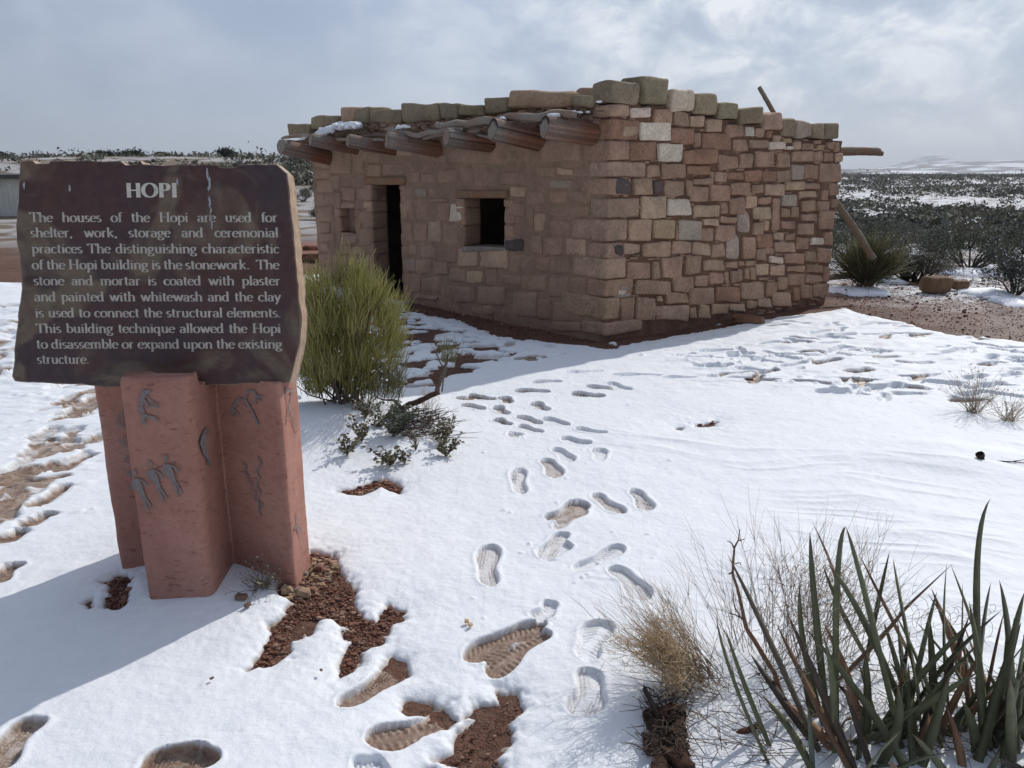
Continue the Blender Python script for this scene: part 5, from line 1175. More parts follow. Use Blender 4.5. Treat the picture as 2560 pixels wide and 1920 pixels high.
# yucca in the right foreground
OY = (1500, 1220); KY = .4792
yc = gp(2280, 1900); yc[2] = gz(yc[0], yc[1])
yuc = empty('yucca', 'large spiky yucca with narrow dark green and brown blades in the right foreground', 'yucca', tuple(yc))
def blade(mb, P, w_, col, thick=.18, n=14):
    P = np.array(P, float); tk = np.linspace(0, 1, len(P)); t_ = np.linspace(0, 1, n)
    if len(P) == 3: PP = ((1 - t_) ** 2)[:, None] * P[0] + (2 * t_ * (1 - t_))[:, None] * (2 * P[1] - (P[0] + P[2]) / 2) + (t_ ** 2)[:, None] * P[2]
    else: PP = np.stack([np.interp(t_, tk, P[:, k]) for k in range(3)], 1)
    tg = np.gradient(PP, axis=0); tg /= np.linalg.norm(tg, axis=1)[:, None]; vw = np.array([rng.normal(0, .35), -1, rng.normal(.25, .3)]); sd = np.cross(tg, vw); sd /= np.linalg.norm(sd, axis=1)[:, None]; nn = np.cross(sd, tg)
    prof = np.interp(t_, [0, .15, .45, .8, .95, 1], [.8, .95, 1, .62, .2, .02]) * w_ / 2
    V = np.stack([PP + sd * prof[:, None], PP + nn * (-prof * .35)[:, None], PP - sd * prof[:, None], PP + nn * (prof * thick)[:, None]], 1)
    f = np.array([[i * 4 + k, i * 4 + (k + 1) % 4, (i + 1) * 4 + (k + 1) % 4, (i + 1) * 4 + k] for i in range(n - 1) for k in range(4)])
    c = np.asarray(col, float); cc = np.tile(c, (n * 4, 1)); tip = np.repeat(sst(.86, 1.0, t_), 4)[:, None]; cc = cc * (1 - tip) + np.array((.09, .05, .035)) * tip
    ed = np.tile(np.array([1.25, .95, 1.25, 1.0]), n)[:, None]; mb.add(V.reshape(-1, 3), f, cc * ed)
GR = (.10, .105, .055); BR = (.20, .115, .068); DK = (.06, .045, .034)
YB = [((605, 670), (700, 1010), (890, 1461), 26, GR), ((655, 735), (760, 1040), (935, 1461), 34, GR), ((665, 345), (900, 830), (1165, 1430), 48, (.07, .055, .04)), ((1095, 230), (1130, 700), (1215, 1461), 52, GR), ((1045, 490), (1065, 830), (1180, 1280), 42, GR),
      ((1110, 180), (1220, 440), (1260, 620), 30, BR), ((1283, 200), (1235, 560), (1235, 1461), 46, GR), ((1283, 205), (1400, 620), (1600, 1461), 44, GR), ((1160, 395), (1270, 660), (1420, 930), 42, GR), ((1190, 400), (1400, 740), (1640, 1300), 48, GR),
      ((1352, 345), (1500, 640), (1660, 960), 28, BR), ((1512, 325), (1440, 650), (1360, 1050), 34, GR), ((1528, 365), (1590, 700), (1700, 1250), 46, GR), ((1758, 540), (1680, 850), (1560, 1400), 44, GR), ((1810, 385), (1795, 800), (1830, 1250), 36, GR), ((1828, 395), (1940, 700), (1990, 900), 34, GR),
      ((1890, 490), (1885, 820), (1850, 1250), 34, BR), ((2037, 55), (1965, 480), (2005, 1300), 46, GR), ((1925, 590), (1985, 1000), (2000, 1461), 66, GR), ((2040, 490), (1995, 760), (1960, 1150), 44, GR), ((2083, 480), (2140, 880), (2150, 1461), 60, GR), ((2215, 540), (2140, 850), (2050, 1300), 46, GR),
      ((1640, 690), (1840, 930), (2010, 1240), 28, GR), ((2240, 640), (2180, 1000), (2100, 1461), 50, GR), ((1740, 915), (1755, 1100), (1760, 1300), 40, (.10, .11, .06)), ((1480, 700), (1560, 960), (1680, 1420), 40, GR), ((1165, 770), (1215, 1050), (1225, 1461), 40, GR), ((1345, 900), (1430, 1180), (1500, 1461), 40, GR),
      ((2110, 640), (2040, 950), (1980, 1320), 26, BR), ((2260, 760), (2120, 940), (1900, 1250), 38, GR), ((1085, 1130), (1100, 1300), (1110, 1500), 40, (.10, .11, .08)), ((2140, 1000), (2145, 1200), (2150, 1500), 70, GR), ((1720, 1080), (1600, 1280), (1500, 1500), 40, GR), ((1930, 660), (1820, 950), (1690, 1300), 38, DK)]
bl = MB()
for i, (t_, m_, b_, w_, col) in enumerate(YB):
    T_ = [(OY[0] + x * KY, OY[1] + y * KY) for x, y in (b_, m_, t_)]; g0 = gp(*T_[0]) if T_[0][1] < 1905 else gp(T_[0][0], 1905); yb = g0[1] + rng.normal(0, .03)
    lean = rng.uniform(-.16, .12); P = [yp(*T_[0], yb), yp(*T_[1], yb + lean * .5), yp(*T_[2], yb + lean)]
    dpt = 2.0; blade(bl, P, w_ * KY / F * dpt * .86, np.array(col) * rng.uniform(.8, 1.25))
for k in range(88):
    u = rng.uniform(2040, 2640); v = rng.uniform(1830, 1990); p = gp(u, v); p[2] = 0
    d_ = np.array([rng.normal(0, .42), rng.normal(0, .42), 1]); d_ /= np.linalg.norm(d_); l_ = rng.uniform(.2, .52)
    cu = np.array([rng.normal(0, .04), rng.normal(0, .04), -.02]); col = [GR, GR, GR, BR, DK][rng.integers(5)]
    blade(bl, [p, p + d_ * l_ * .5 + cu * .2, p + d_ * l_ + cu], rng.uniform(.018, .03), np.array(col) * rng.uniform(.7, 1.3))
build_at(bl, 'leaves', M_yucca, yuc)
bs = MB(); 
for (pix, w_) in [([(1140, 1240), (1240, 1010), (1380, 870), (1520, 720), (1600, 620), (1840, 395)], 38), ]:
    P = np.array([yp(OY[0] + x * KY, OY[1] + y * KY, 1.93) for x, y in pix]); blade(bs, P, w_ * KY / F * 2.05, (.155, .09, .055), .4, 24)
build_at(bs, 'dead_leaf', M_yucca, yuc)['label'] = 'long brown dried leaf crossing the green blades'
fb = MB()
for k in range(170):   # curling fibres peeling off the leaf margins
    u = OY[0] + rng.uniform(1000, 2150) * KY; v = OY[1] + rng.uniform(560, 1430) * KY; p = yp(u, v, rng.uniform(1.8, 2.0)); r_ = rng.uniform(.006, .028); a0 = rng.uniform(0, 6.3); t_ = np.linspace(0, rng.uniform(2, 5.5), 14)
    P = p + np.stack([np.cos(t_ + a0) * r_ * (1 + t_ * .1), np.sin(t_ * .7) * r_ * .6, np.sin(t_ + a0) * r_ * (1 + .2 * t_)], 1); tube(fb, P, .0007, 3, (.36, .33, .26))
build_at(fb, 'leaf_fibres', M_twig, yuc)['kind'] = 'stuff'
# rabbitbrush beside the yucca
rb = gp(1735, 1745); rb[2] = gz(rb[0], rb[1])
rab = empty('rabbitbrush', 'dry straw coloured brush with fine tangled twigs left of the yucca', 'dry brush', tuple(rb)); s_ = MB()
fan(s_, rb + np.array([.02, .03, .03]), 190, .16, .37, math.pi * .84, .5, .62, .2, .0012, (.26, .19, .12), (.52, .40, .27), .12, 3, 3, .045)
build_at(s_, 'twigs', M_twig, rab); s_ = MB()
hub_ = [rb + np.array([-.04 - .2 * h_ * rng.uniform(.3, 1.1), rng.uniform(-.06, .08), .02 + .2 * h_ + rng.normal(0, .025)]) for h_ in rng.random(34)]
for k in range(2300):
    t_ = rng.random(); c = hub_[rng.integers(34)] + rng.normal(0, 1, 3) * .024 * (.4 + t_); 
    d_ = rng.normal(0, 1, 3) + np.array([-.5, 0, .4]); l_ = rng.uniform(.012, .045) * .8; tube(s_, [c, c + d_ * l_ * .5 * .6 + rng.normal(0, .003, 3), c + d_ * l_ * .6], [.0009, .0008, .0005], 3, np.array((.66, .48, .29)) * rng.uniform(.6, 1.2))
build_at(s_, 'dried_flower_heads', M_twig, rab)['kind'] = 'stuff'
rb2 = gp(1975, 1668); rb2[2] = gz(rb2[0], rb2[1])
rab2 = empty('rabbitbrush', 'taller dry brown brush with upright thin stems behind the yucca leaves', 'dry brush', tuple(rb2)); s_ = MB()
fan(s_, rb2, 68, .26, .50, 1.2, 1.5, 1.22, .17, .0012, (.19, .14, .10), (.42, .30, .21), .12, 3, 3, .06)
fan(s_, rb2 + np.array([-.16, .05, 0]), 24, .2, .42, 2.2, 1.0, 1.15, .2, .0011, (.2, .15, .11), (.42, .31, .22), .12, 3, 3, .03)
fan(s_, rb2 + np.array([.16, .05, 0]), 50, .25, .5, .4, .8, 1.0, .2, .0012, (.18, .14, .10), (.42, .31, .22), .12, 3, 3, .06)
build_at(s_, 'twigs', M_twig, rab2); s_ = MB()
for k in range(700):
    c = rb2 + np.array([rng.normal(.06, .10), rng.normal(0, .04), rng.uniform(.1, .36)]); d_ = rng.normal(0, 1, 3); l_ = rng.uniform(.008, .02); tube(s_, [c, c + d_ * l_], [.0011, .0007], 3, np.array((.34, .23, .14)) * rng.uniform(.7, 1.3))
build_at(s_, 'dried_flower_heads', M_twig, rab2)['kind'] = 'stuff'
# bare curved stalk
sk = gp(2010, 1800); stalk = empty('dead_stalk', 'bare knobbly pale brown stalk with small forks rising left of the yucca blades', 'stalk', tuple(sk)); s_ = MB(); Y_ = 1.98
q_ = lambda l: [(OY[0] + x * KY, OY[1] + y * KY) for x, y in l]
twist(s_, q_([(1050, 1220), (960, 1090), (900, 960), (830, 830), (770, 740), (735, 600), (690, 450), (700, 310), (722, 270)]), [Y_ - .02, Y_, Y_, Y_, Y_, Y_, Y_ + .01, Y_ + .02, Y_ + .02], [.009, .0085, .008, .0075, .007, .005, .004, .003, .002], (.20, .13, .085), 6, 40, .8)
twist(s_, q_([(722, 270), (730, 215)]), [Y_ + .02] * 2, [.002, .001], (.12, .09, .07), 4, 6, .3); twist(s_, q_([(720, 275), (757, 266)]), [Y_ + .02] * 2, [.002, .001], (.12, .09, .07), 4, 6, .3); twist(s_, q_([(698, 312), (685, 285), (662, 276)]), [Y_ + .02] * 3, [.0025, .0015, .001], (.12, .09, .07), 4, 6, .3)
twist(s_, q_([(690, 440), (670, 450)]), [Y_] * 2, [.003, .002], (.12, .09, .07), 4, 5, .2); twist(s_, q_([(745, 680), (715, 665), (675, 652)]), [Y_] * 3, [.003, .002, .002], (.09, .07, .06), 4, 8, .5); twist(s_, q_([(705, 395), (732, 388), (735, 402)]), [Y_] * 3, [.002, .0015, .001], (.12, .09, .07), 4, 6, .3)
twist(s_, q_([(745, 690), (700, 620), (695, 540)]), [Y_] * 3, [.002, .002, .001], (.2, .14, .1), 4, 8, .5)
build_at(s_, 'stem', M_wood, stalk)
# dark dead root crown
rt = gp(1660, 1870); root = empty('root_crown', 'dark brown rotten root crown with bristling twigs at the bottom edge left of the yucca', 'dead root', tuple(rt)); s_ = MB(); Y2 = rt[1] + .05
for k in range(16):
    u = rng.uniform(1625, 1700); v = rng.uniform(1790, 1930); p = gp(u, v); boulder(s_, (p[0], p[1], gz(p[0], p[1]) + .01), (rng.uniform(.04, .09), rng.uniform(.03, .05), rng.uniform(.02, .05)), np.array((.05, .031, .022)) * rng.uniform(.6, 1.5), k, rng.uniform(0, 3), .45, .4)
build_at(s_, 'root', M_wood, root); s_ = MB()
for k in range(260):
    u = rng.uniform(1612, 1720); v = rng.uniform(1740, 1920); p = gp(u, v); p[2] = gz(p[0], p[1]) + rng.uniform(0, .05); d_ = np.array([rng.normal(-.2, .8), rng.normal(0, .5), rng.uniform(-.1, .7)]); l_ = rng.uniform(.02, .07)
    tube(s_, [p, p + d_ * l_ * .5 + rng.normal(0, .004, 3), p + d_ * l_], [.0018, .0014, .0008], 3, np.array((.10, .07, .055)) * rng.uniform(.4, 1.8))
twist(s_, q_([(340, 1270), (290, 1160), (230, 1040)]), [Y2, Y2 + .05, Y2 + .08], [.006, .009, .008], (.05, .04, .035), 6, 10, .4)
build_at(s_, 'twigs', M_twig, root)
s_ = MB(); twist(s_, q_([(490, 1340), (640, 1310), (760, 1270), (850, 1240)]), [1.9] * 4, [.006, .010, .010, .008], (.13, .06, .04), 6, 18, .5)
tag(s_.build('fallen_leaf', M_wood), 'flat reddish brown dried blade lying on the snow between root crown and yucca', 'dry leaf')
# litter of thin twigs under the yucca
s_ = MB()
for k in range(420):
    u = rng.uniform(1700, 2560); v = rng.uniform(1700, 1930); p = gp(u, v); p[2] = gz(p[0], p[1]) + rng.uniform(0, .03); a = rng.uniform(0, 6.3); l_ = rng.uniform(.03, .16); d_ = np.array([math.cos(a), math.sin(a), rng.uniform(-.05, .35)])
    tube(s_, [p, p + d_ * l_ * .5 + rng.normal(0, .006, 3), p + d_ * l_], [.0016, .0013, .0007], 3, np.array((.16, .12, .09)) * rng.uniform(.3, 1.8))
tag(s_.build('twig_litter', M_twig), 'thin dead twigs scattered over the snow beneath the yucca', 'twigs', kind='stuff')

# ------------------------------------------------------------------ rocks and gravel
def rock(u, v, size, col, lab, seed, rot=0, nm='rock', z=.0, grp=None):
    p = gp(u, v); b = MB(); boulder(b, (0, 0, 0), size, col, seed, rot, .16, .4); o = b.build(nm, M_rock); o.location = (p[0], p[1], gz(p[0], p[1]) + size[2] * .32 + z); return tag(o, lab, 'rock', grp)
rock(1870, 803, (.34, .16, .085), (.20, .10, .06), 'flat brown rock lying in the snow against the foot of the side wall', 3, -.35)
rock(2337, 727, (.36, .28, .23), (.22, .135, .08), 'squarish orange brown boulder on the wet ground right of the house', 5, .2)
rock(2398, 722, (.2, .17, .13), (.19, .12, .075), 'small brown rock right of the squarish boulder', 6)
rock(1873, 948, (.055, .04, .02), (.12, .08, .06), 'small dark flat stone on the snow below the side wall', 7)
rock(2300, 660, (.25, .2, .12), (.26, .19, .12), 'low tan rock between the shrubs behind the squarish boulder', 9)
for i, (u, v, s_, lab) in enumerate([(605, 1508, .045, 'flat reddish stone in the snow right of the middle pillar'), (530, 1700, .013, 'tiny dark pebble on sunlit snow at lower left'), (803, 1678, .012, 'tiny red pebble in the snow above the brown footprint'), (735, 1440, .05, 'flat grey pebble at the foot of the right pillar'), (620, 1525, .025, 'small red stone beside the dead plant by the pedestal')]):
    rock(u, v, (s_, s_ * .7, s_ * .4), (.19, .115, .085), lab, 20 + i, i)
for i, (u, v, lab) in enumerate([(1167, 1553, 'pale orange ice crumb above the brown footprints'), (1176, 1562, 'second pale orange ice crumb touching the first')]):
    rock(u, v, (.017, .014, .012), (.62, .45, .28), lab, 40 + i, i, 'ice_crumb')
# rock piles left behind the house
for i in range(9):
    u = 752 + (i % 5) * 9; v = 648 - (i // 5) * 9 + rng.uniform(-2, 2); rock(u, v, (.5, .35, .16), (.2 + .02 * (i % 3), .11, .075), 'reddish slab in the low rock pile seen between sign and house', 60 + i, rng.uniform(0, 3), 'rock_slab', (i // 5) * .1, 'slabs of the rock pile left of the house')
gv = MB()
def scatter(n, poly, smin, smax, o_=(0, 0), sc=1.0, cols=((.17, .075, .048), (.25, .15, .11), (.14, .06, .04))):
    P = np.array([gp(o_[0] + u * sc, o_[1] + v * sc)[:2] for u, v in poly]); k = 0; lo, hi = P.min(0), P.max(0)
    pts = lo + rng.random((n * 4, 2)) * (hi - lo); sd = poly_sd(pts[:, 0], pts[:, 1], [tuple(q) for q in P]); pts = pts[sd < -.003][:n]
    for p in pts:
        s_ = rng.uniform(smin, smax) * (1 + 1.5 * (rng.random() > .93)); boulder4(gv, (p[0], p[1], hz(p[0], p[1]) + .003 + s_ * .2), s_, np.array(cols[rng.integers(len(cols))]) * rng.uniform(.6, 1.5))
def boulder4(mb, c, s_, col):
    V, Fc = T4; P = V / np.linalg.norm(V, axis=1)[:, None] * .6 + V * .3; P = P + rng.normal(0, .10, P.shape); P = P * np.array([s_, s_ * rng.uniform(.6, 1), s_ * rng.uniform(.45, .8)]) / 2
    mb.add(P + np.array(c), Fc, col)
G1 = [(540, 60), (650, 80), (665, 150), (720, 200), (745, 300), (790, 360), (850, 380), (905, 310), (990, 325), (985, 365), (915, 400), (885, 480), (780, 520), (740, 620), (660, 660), (720, 480), (620, 370), (490, 380), (430, 480), (430, 550), (340, 590), (235, 610), (290, 540), (340, 450), (400, 350), (450, 300), (380, 180)]
scatter(3600, G1, .004, .010, O8, K8)
scatter(260, [(380, 120), (650, 80), (665, 150), (560, 260), (420, 300)], .010, .024, O8, K8, ((.30, .20, .13), (.16, .12, .10), (.36, .26, .15), (.2, .1, .07)))
scatter(420, [(255, 1450), (300, 1432), (325, 1440), (320, 1490), (300, 1520), (265, 1510)], .004, .011)
scatter(500, [(845, 1215), (905, 1200), (960, 1182), (1005, 1200), (1000, 1218), (955, 1200), (900, 1222)], .005, .014)
scatter(300, [(1130, 1045), (1240, 1000), (1230, 940), (1290, 870), (1390, 820), (1440, 710), (1570, 790), (1520, 930), (1490, 1080), (1370, 1120)], .003, .006, O8, K8)
scatter(120, [(1690, 1066), (1740, 1045), (1850, 1030), (1830, 1050), (1780, 1062)], .006, .014)
scatter(700, [(1012, 742), (1250, 792), (1505, 842), (1548, 858), (1400, 852), (1250, 836), (1040, 776)], .006, .02)
scatter(2600, [(2085, 752), (2200, 792), (2400, 835), (2640, 850), (2640, 690), (2100, 700)], .005, .02)
tag(gv.build('gravel', M_pebble, smooth=False), 'loose red gravel and pebbles on the bare patches', 'gravel', kind='stuff')

# ------------------------------------------------------------------ sagebrush
def sage_proto(seed, R_, H_, nl, tone, stems=14):
    r = np.random.default_rng(seed); s_ = MB(); f_ = MB(); tips = []
    for k in range(stems):
        a = r.uniform(0, 6.28); rr = R_ * math.sqrt(r.random()); tp_ = np.array([math.cos(a) * rr, math.sin(a) * rr, H_ * (.95 - .45 * (rr / R_) ** 2) * r.uniform(.75, 1.0)]); md = tp_ * np.array([.45, .45, .45]) + r.normal(0, .03, 3)
        tube(s_, [r.normal(0, .03, 3) * [1, 1, 0] - [0, 0, .05], md, tp_], [.02, .013, .004], 4, (.05, .042, .036)); tips.append(tp_); tips.append(md * .4 + tp_ * .6)
    tips = np.array(tips); c = tips[r.integers(0, len(tips), nl)] + r.normal(0, 1, (nl, 3)) * np.array([R_ * .17, R_ * .17, H_ * .11]); c[:, 2] = np.maximum(c[:, 2], H_ * .12)
    d_ = r.normal(0, 1, (nl, 3)) + np.array([0, 0, .8]); d_ /= np.linalg.norm(d_, axis=1)[:, None]; u_ = np.cross(d_, r.normal(0, 1, (nl, 3))); u_ /= np.linalg.norm(u_, axis=1)[:, None]
    l_ = r.uniform(.02, .05, nl)[:, None]; w_ = l_ * .22
    V = np.stack([c - u_ * w_, c + u_ * w_, c + d_ * l_], 1).reshape(-1, 3); fc_ = np.arange(nl * 3).reshape(-1, 3)
    cl_ = np.array(tone) * r.uniform(.55, 1.5, nl)[:, None]; sn_ = (r.random(nl) < .035) & (c[:, 2] > H_ * .45); cl_[sn_] = (.8, .82, .86); f_.add(V, fc_, np.repeat(cl_, 3, 0)); return s_, f_
TONES = [(.105, .10, .08), (.125, .127, .088), (.14, .124, .085), (.092, .09, .077)]
protos = []
for k in range(6):
    s_, f_ = sage_proto(100 + k, .45 + .06 * (k % 3), .55 + .08 * (k % 2), 5200, TONES[k % 4])
    protos.append((s_, f_))
pm = []
def first_pair(k, root):
    s_, f_ = protos[k]; a = s_.build('stems', M_twig, root); b_ = f_.build('foliage', M_leaf, root, False); pm.append((a, b_)); return a, b_
used = {}
def place_shrub(k, x, y, sc, rot, lab, cat='shrub', name='sagebrush', grp='sagebrush shrubs spread over the plain', z=None):
    r_ = bpy.data.objects.new(name, None); C.objects.link(r_); r_.empty_display_size = .1
    r_.location = (x, y, gz(x, y) - .04 if z is None else z); r_.rotation_euler = (0, 0, rot); r_.scale = (sc, sc, sc * random.uniform(.85, 1.1)); tag(r_, lab, cat, grp)
    if k not in used: used[k] = first_pair(k, r_)
    else:
        for o in used[k]: c_ = o.copy(); C.objects.link(c_); c_.parent = r_
    return r_
named = [(2262, 694, 1.0, 0, 'dark bare stemmed shrub just right of the olive bush by the house corner'), (2293, 696, .95, 2, 'dark vase shaped shrub left of the squarish boulder'), (2420, 668, 1.15, 1, 'broad dark shrub with snow at its foot behind the boulders'), (2535, 735, 1.05, 3, 'large dark shrub at the right edge with a snow patch at its foot'), (2350, 640, .95, 4, 'dark shrub behind the gap between the two nearest boulders'), (2510, 640, 1.1, 5, 'dense shrub at the right edge behind the snow streaked clearing'), (2200, 640, 1.0, 2, 'olive toned shrub behind the leaning pole'), (2130, 650, 1.0, 1, 'green shrub right against the far corner of the house')]
occ = []
for i, (u, v, sc, k, lab) in enumerate(named):
    p = gp(u, v); place_shrub(k, p[0], p[1], sc, i * 1.1, lab, grp=None); occ.append((p[0], p[1]))
# olive broom bush at the corner with snow underneath
ob = gp(2165, 716); oe = empty('broom_bush', 'olive broom like bush with snow at its foot beside the far corner of the house', 'bush', (ob[0], ob[1], gz(ob[0], ob[1]))); s_ = MB()
base = np.array([ob[0], ob[1], gz(ob[0], ob[1])])
for k in range(2600):
    a = rng.uniform(0, 6.28); e = np.clip(rng.normal(1.0, .3), .15, 1.5); l_ = rng.uniform(.3, .75); t0 = rng.uniform(.2, .8); d_ = np.array([math.cos(a) * math.cos(e), math.sin(a) * math.cos(e), math.sin(e)]); p = base + d_ * l_ * t0
    tube(s_, [p, p + (d_ + rng.normal(0, .25, 3)) * l_ * (1 - t0)], [.004, .0018], 3, np.array((.12, .115, .05)) * rng.uniform(.5, 1.5))
build_at(s_, 'green_stems', M_green, oe); s_ = MB(); fan(s_, base, 40, .3, .8, 0, 3, .9, .35, .008, (.10, .08, .06), (.2, .17, .12), .1, 1, 4, .08); build_at(s_, 'branches', M_twig, oe)
pole3('fallen_branch', gp(2072, 716) + [0, 0, .12], gp(2238, 706) + [0, 0, .16], .045, .025, (.20, .165, .135), 'long grey fallen branch lying at the foot of the olive bush', 'branch', wob=1.2)
for i, (u, v, a, b_, lab) in enumerate([(2150, 722, .9, .22, 'long low snow patch under the fallen branch'), (2225, 702, .5, .14, 'small snow patch between the olive bush and the bare stemmed shrub'), (2420, 672, 1.0, .3, 'snow patch in front of the broad dark shrub'), (2480, 730, .8, .25, 'oval snow patch left of the right edge shrub'), (2540, 750, .8, .25, 'snow patch at the right edge below the shrub')]):
    p = gp(u, v); b = MB(); n_ = 40; t_ = np.linspace(0, 2 * math.pi, n_, endpoint=False); V = []
    for kk_, (rf_, zz) in enumerate([(1, -.01), (.93, .03), (.6, .055), (.2, .06)]):
        rr = (1 + .22 * vn2(np.cos(t_) * 2 + i * 5, np.sin(t_) * 2, 4) + .1 * vn2(np.cos(t_) * 7 + i, np.sin(t_) * 7, 5)) * rf_; V.append(np.stack([np.cos(t_) * rr * a / 2, np.sin(t_) * rr * b_ * 1.6, np.full(n_, zz)], 1))
    V = np.concatenate(V + [np.array([[0, 0, .062]])]); kk_ = np.arange(n_); q = np.concatenate([np.stack([j * n_ + kk_, j * n_ + (kk_ + 1) % n_, (j + 1) * n_ + (kk_ + 1) % n_, (j + 1) * n_ + kk_], 1) for j in range(3)]); b.add(V, [q, np.stack([3 * n_ + kk_, 3 * n_ + (kk_ + 1) % n_, np.full(n_, 4 * n_)], 1)])
    mm_ = b.v[0]; b.v[0] = mm_ + np.stack([vn3(mm_ * 6 + i, 1) * .12, vn3(mm_ * 6 + i, 2) * .10, vn3(mm_ * 9 + i, 3) * .025], 1)
    o = b.build('snow_patch', M_snowbit); o.location = (p[0], p[1], hz(p[0], p[1])); tag(o, lab, 'snow patch')
cnt = 0; rs = np.random.default_rng(11)
LABR = 'grey green sagebrush growing out on the snow patched plain right of the house'; LABL = 'grey green sagebrush growing on the snowy slope left of and behind the house'
cand = []
for k in range(9000):
    y = 13 + rs.random() ** .8 * 60; at = rs.uniform(-.9, .95); x = at * y; cand.append((y, x, at))
cand.sort()
for (y, x, at) in cand:
    right = at > .36; left = at < -.2
    if right:
        if y < 16.5 and x > 5.5: continue
    else:
        if y < 24: continue
        if not left and rs.random() < .75: continue
        if left and x < -13 and 24 < y < 36: continue
    if float(inhouse(np.array(x), np.array(y), 1.0)) > 0: continue
    mind = 1.15 + .012 * y if right else 1.5 + .006 * y
    if fbm2(np.array(x * .16), np.array(y * .10), 2, 3) > (.12 if right else .15): mind *= 2.3
    if left and rs.random() < .25: continue
    if any((x - a) ** 2 + (y - b_) ** 2 < mind * mind for a, b_ in occ[-220:]): continue
    occ.append((x, y)); cnt += 1
    place_shrub(int(rs.integers(0, 6)), x, y, rs.uniform(.6, 1.15) if right else rs.uniform(.45, 1.0), rs.uniform(0, 6.3), LABR if right else LABL, grp='sagebrush on the plain right of the house' if right else 'sagebrush on the slope behind the house')
    if cnt >= 285: break
print('individual shrubs', cnt, 'to y', y)
YMAX = y
# the rest of the brush, far off: one mass
fm = MB(); nf = 15000; yy = YMAX + (900 - YMAX) * rs.random(nf) ** 1.9; at = rs.uniform(-.95, 1.0, nf); xx = at * yy
near2 = rs.random(900) ; 
kp = (fbm2(xx * .055, yy * .032, 3, 3) < .05) | (rs.random(nf) < .22); xx, yy = xx[kp], yy[kp]; nf = len(xx)
zz = base_h(xx, yy) + terrain(xx, yy) + .0
per = 26; sc = rs.uniform(.6, 1.2, nf) * (1 + yy / 230); tall = rs.random(nf) < .02; 
hgt = np.where(tall & (yy > 80), 1.7, .5) * sc * np.where(xx < 0, .8, 1); wid_ = np.where(tall & (yy > 80), 1.6, .85) * sc
tone = np.array(TONES)[rs.integers(0, 4, nf)] * rs.uniform(.7, 1.3, nf)[:, None]; tone = np.where(tall[:, None], np.array((.045, .055, .036)), tone * np.where(xx[:, None] < 0, 1.25, 1.0))
ph = rs.uniform(0, 6.28, (nf, per)); rr = np.sqrt(rs.random((nf, per))); hh = rs.random((nf, per)) * (1 - .6 * rr ** 2)
c = np.stack([xx[:, None] + np.cos(ph) * rr * wid_[:, None], yy[:, None] + np.sin(ph) * rr * wid_[:, None], zz[:, None] + hh * hgt[:, None]], -1)
s_ = (.2 * sc)[:, None, None] * rs.uniform(.6, 1.3, (nf, per, 1)); d1 = rs.normal(0, 1, (nf, per, 3)); d1 /= np.linalg.norm(d1, axis=-1, keepdims=True); d2 = rs.normal(0, 1, (nf, per, 3)); d2 /= np.linalg.norm(d2, axis=-1, keepdims=True); d3 = rs.normal(0, 1, (nf, per, 3)); d3 /= np.linalg.norm(d3, axis=-1, keepdims=True)
V = np.stack([c + d1 * s_, c + d2 * s_, c + d3 * s_], -2).reshape(-1, 3)
cl_ = np.repeat(np.repeat(tone, per, 0) * rs.uniform(.6, 1.4, (nf * per, 1)), 3, 0)
fm.add(V, np.arange(len(V)).reshape(-1, 3), cl_); tag(fm.build('distant_brush', M_leaf, smooth=False), 'dark sagebrush and scattered junipers covering the far plain to the horizon', 'brush', kind='stuff')
# junipers on the left skyline
def juniper(u, v0, wpx, hpx, y, lab, seed):
    p = yp(u, v0, y); gz_ = float(base_h(np.array([p[0]]), np.array([y]))[0] + terrain(np.array([p[0]]), np.array([y * 1.]))[0]); r_ = empty('juniper_tree', lab, 'tree', (p[0], y, gz_)); r = np.random.default_rng(seed); W_ = wpx / F * y; top = p[2] + hpx / F * y - gz_
    s_ = MB(); f_ = MB(); o_ = np.array([p[0], y, gz_])
    for k in range(5): tube(s_, [o_, o_ + [r.normal(0, W_ * .15), r.normal(0, W_ * .1), top * .5], o_ + [r.normal(0, W_ * .3), 0, top * .85]], [.12, .08, .03], 5, (.08, .06, .05))
    nl = 2600; cl = [o_ + [r.normal(0, W_ * .25), r.normal(0, W_ * .25), top * r.uniform(.45, .9)] for k in range(12)]; cl = np.array(cl); c = cl[r.integers(0, 12, nl)] + r.normal(0, 1, (nl, 3)) * W_ * .11
    d1 = r.normal(0, 1, (nl, 3, 3)) * .09; V = (c[:, None] + d1).reshape(-1, 3); f_.add(V, np.arange(nl * 3).reshape(-1, 3), np.repeat(np.array((.04, .05, .03)) * r.uniform(.5, 1.5, (nl, 1)), 3, 0))
    build_at(s_, 'trunk', M_twig, r_); build_at(f_, 'crown', M_leaf, r_, False)
for i, (u, w_, h_, lab) in enumerate([(264, 36, 14, 'small dark juniper on the skyline above the left part of the sign'), (341, 46, 14, 'wide dark juniper on the skyline above the HOPI heading'), (408, 26, 12, 'small round juniper on the skyline right of the wide one'), (563, 46, 20, 'tallest juniper on the skyline above the right part of the sign'), (8, 40, 10, 'low juniper on the skyline at the left edge')]):
    juniper(u, 408, w_, h_ + 6, 92, lab, 30 + i)

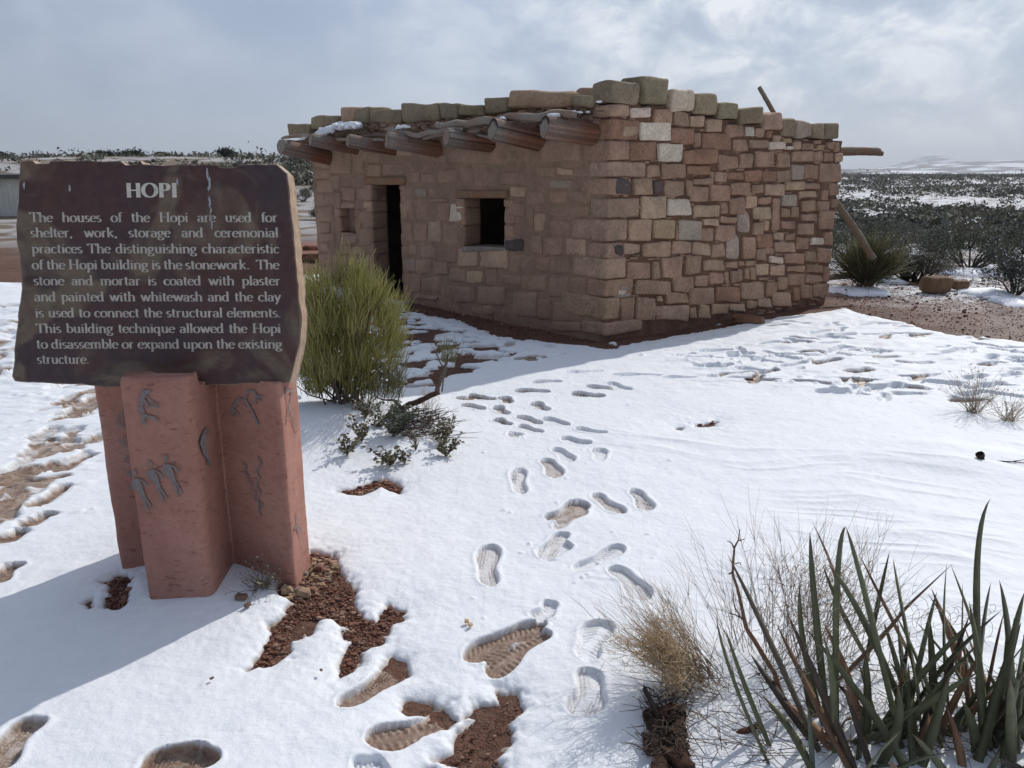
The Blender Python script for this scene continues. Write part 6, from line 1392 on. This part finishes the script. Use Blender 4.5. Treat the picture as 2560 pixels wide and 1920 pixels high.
# ------------------------------------------------------------------ metal shed at far left
yS = 31.0; x0 = yp(-700, 500, yS)[0]; x1 = yp(150, 500, yS)[0]; zt_ = yp(20, 447, yS)[2]; zb = hz(-19, yS) - .3
shed = empty('metal_shed', 'low grey corrugated metal shed at the far left edge behind the sign', 'shed', (x1, yS, zb))
b = MB(); n_ = 900; xx = np.linspace(x0, x1, n_); dy = .02 * np.sign(np.sin(xx * 2 * math.pi / .2)) * np.minimum(1, np.abs(np.sin(xx * 2 * math.pi / .2)) * 2)
V = np.concatenate([np.stack([xx, yS + dy, np.full(n_, zb)], 1), np.stack([xx, yS + dy, np.full(n_, zt_)], 1)]); i_ = np.arange(n_ - 1); b.add(V, np.stack([i_, i_ + 1, i_ + 1 + n_, i_ + n_], 1), (.60, .60, .55))
V = np.array([[x1, yS, zb], [x1, yS + 6, zb], [x1, yS + 6, zt_], [x1, yS, zt_], [x0, yS, zb], [x0, yS + 6, zb], [x0, yS + 6, zt_], [x0, yS, zt_]]); b.add(V, np.array([[0, 1, 2, 3], [7, 6, 5, 4], [1, 5, 6, 2]]), (.60, .60, .55)); build_at(b, 'wall', M_metal, shed, False)
b = MB(); V = np.array([[x0 - .1, yS - .25, zt_], [x1 + .2, yS - .25, zt_], [x1 + .2, yS + 6.2, zt_ + .05], [x0 - .1, yS + 6.2, zt_ + .05]]); V = np.concatenate([V, V + [0, 0, .16]]); b.add(V, np.array([[3, 2, 1, 0], [4, 5, 6, 7], [0, 1, 5, 4], [1, 2, 6, 5], [2, 3, 7, 6], [3, 0, 4, 7]]), (.09, .085, .08)); build_at(b, 'roof', M_metal, shed, False)

# ------------------------------------------------------------------ haze
hb = MB(); V = np.array([(x, y, z) for x in (-9500, 9500) for y in (-6500, 12500) for z in (-20, 330)], float)
hb.add(V, np.array([[0, 1, 3, 2], [4, 6, 7, 5], [0, 4, 5, 1], [2, 3, 7, 6], [0, 2, 6, 4], [1, 5, 7, 3]]))
hm = bpy.data.materials.new('haze'); hm.use_nodes = True; ht = hm.node_tree; ht.nodes.clear(); ho = ht.nodes.new('ShaderNodeOutputMaterial'); hv = ht.nodes.new('ShaderNodeVolumePrincipled')
hv.inputs['Color'].default_value = (.86, .92, 1, 1); hv.inputs['Density'].default_value = 1.5e-4; hv.inputs['Anisotropy'].default_value = .2; ht.links.new(hv.outputs[0], ho.inputs['Volume'])
tag(hb.build('haze', hm, smooth=False), kind='stuff')
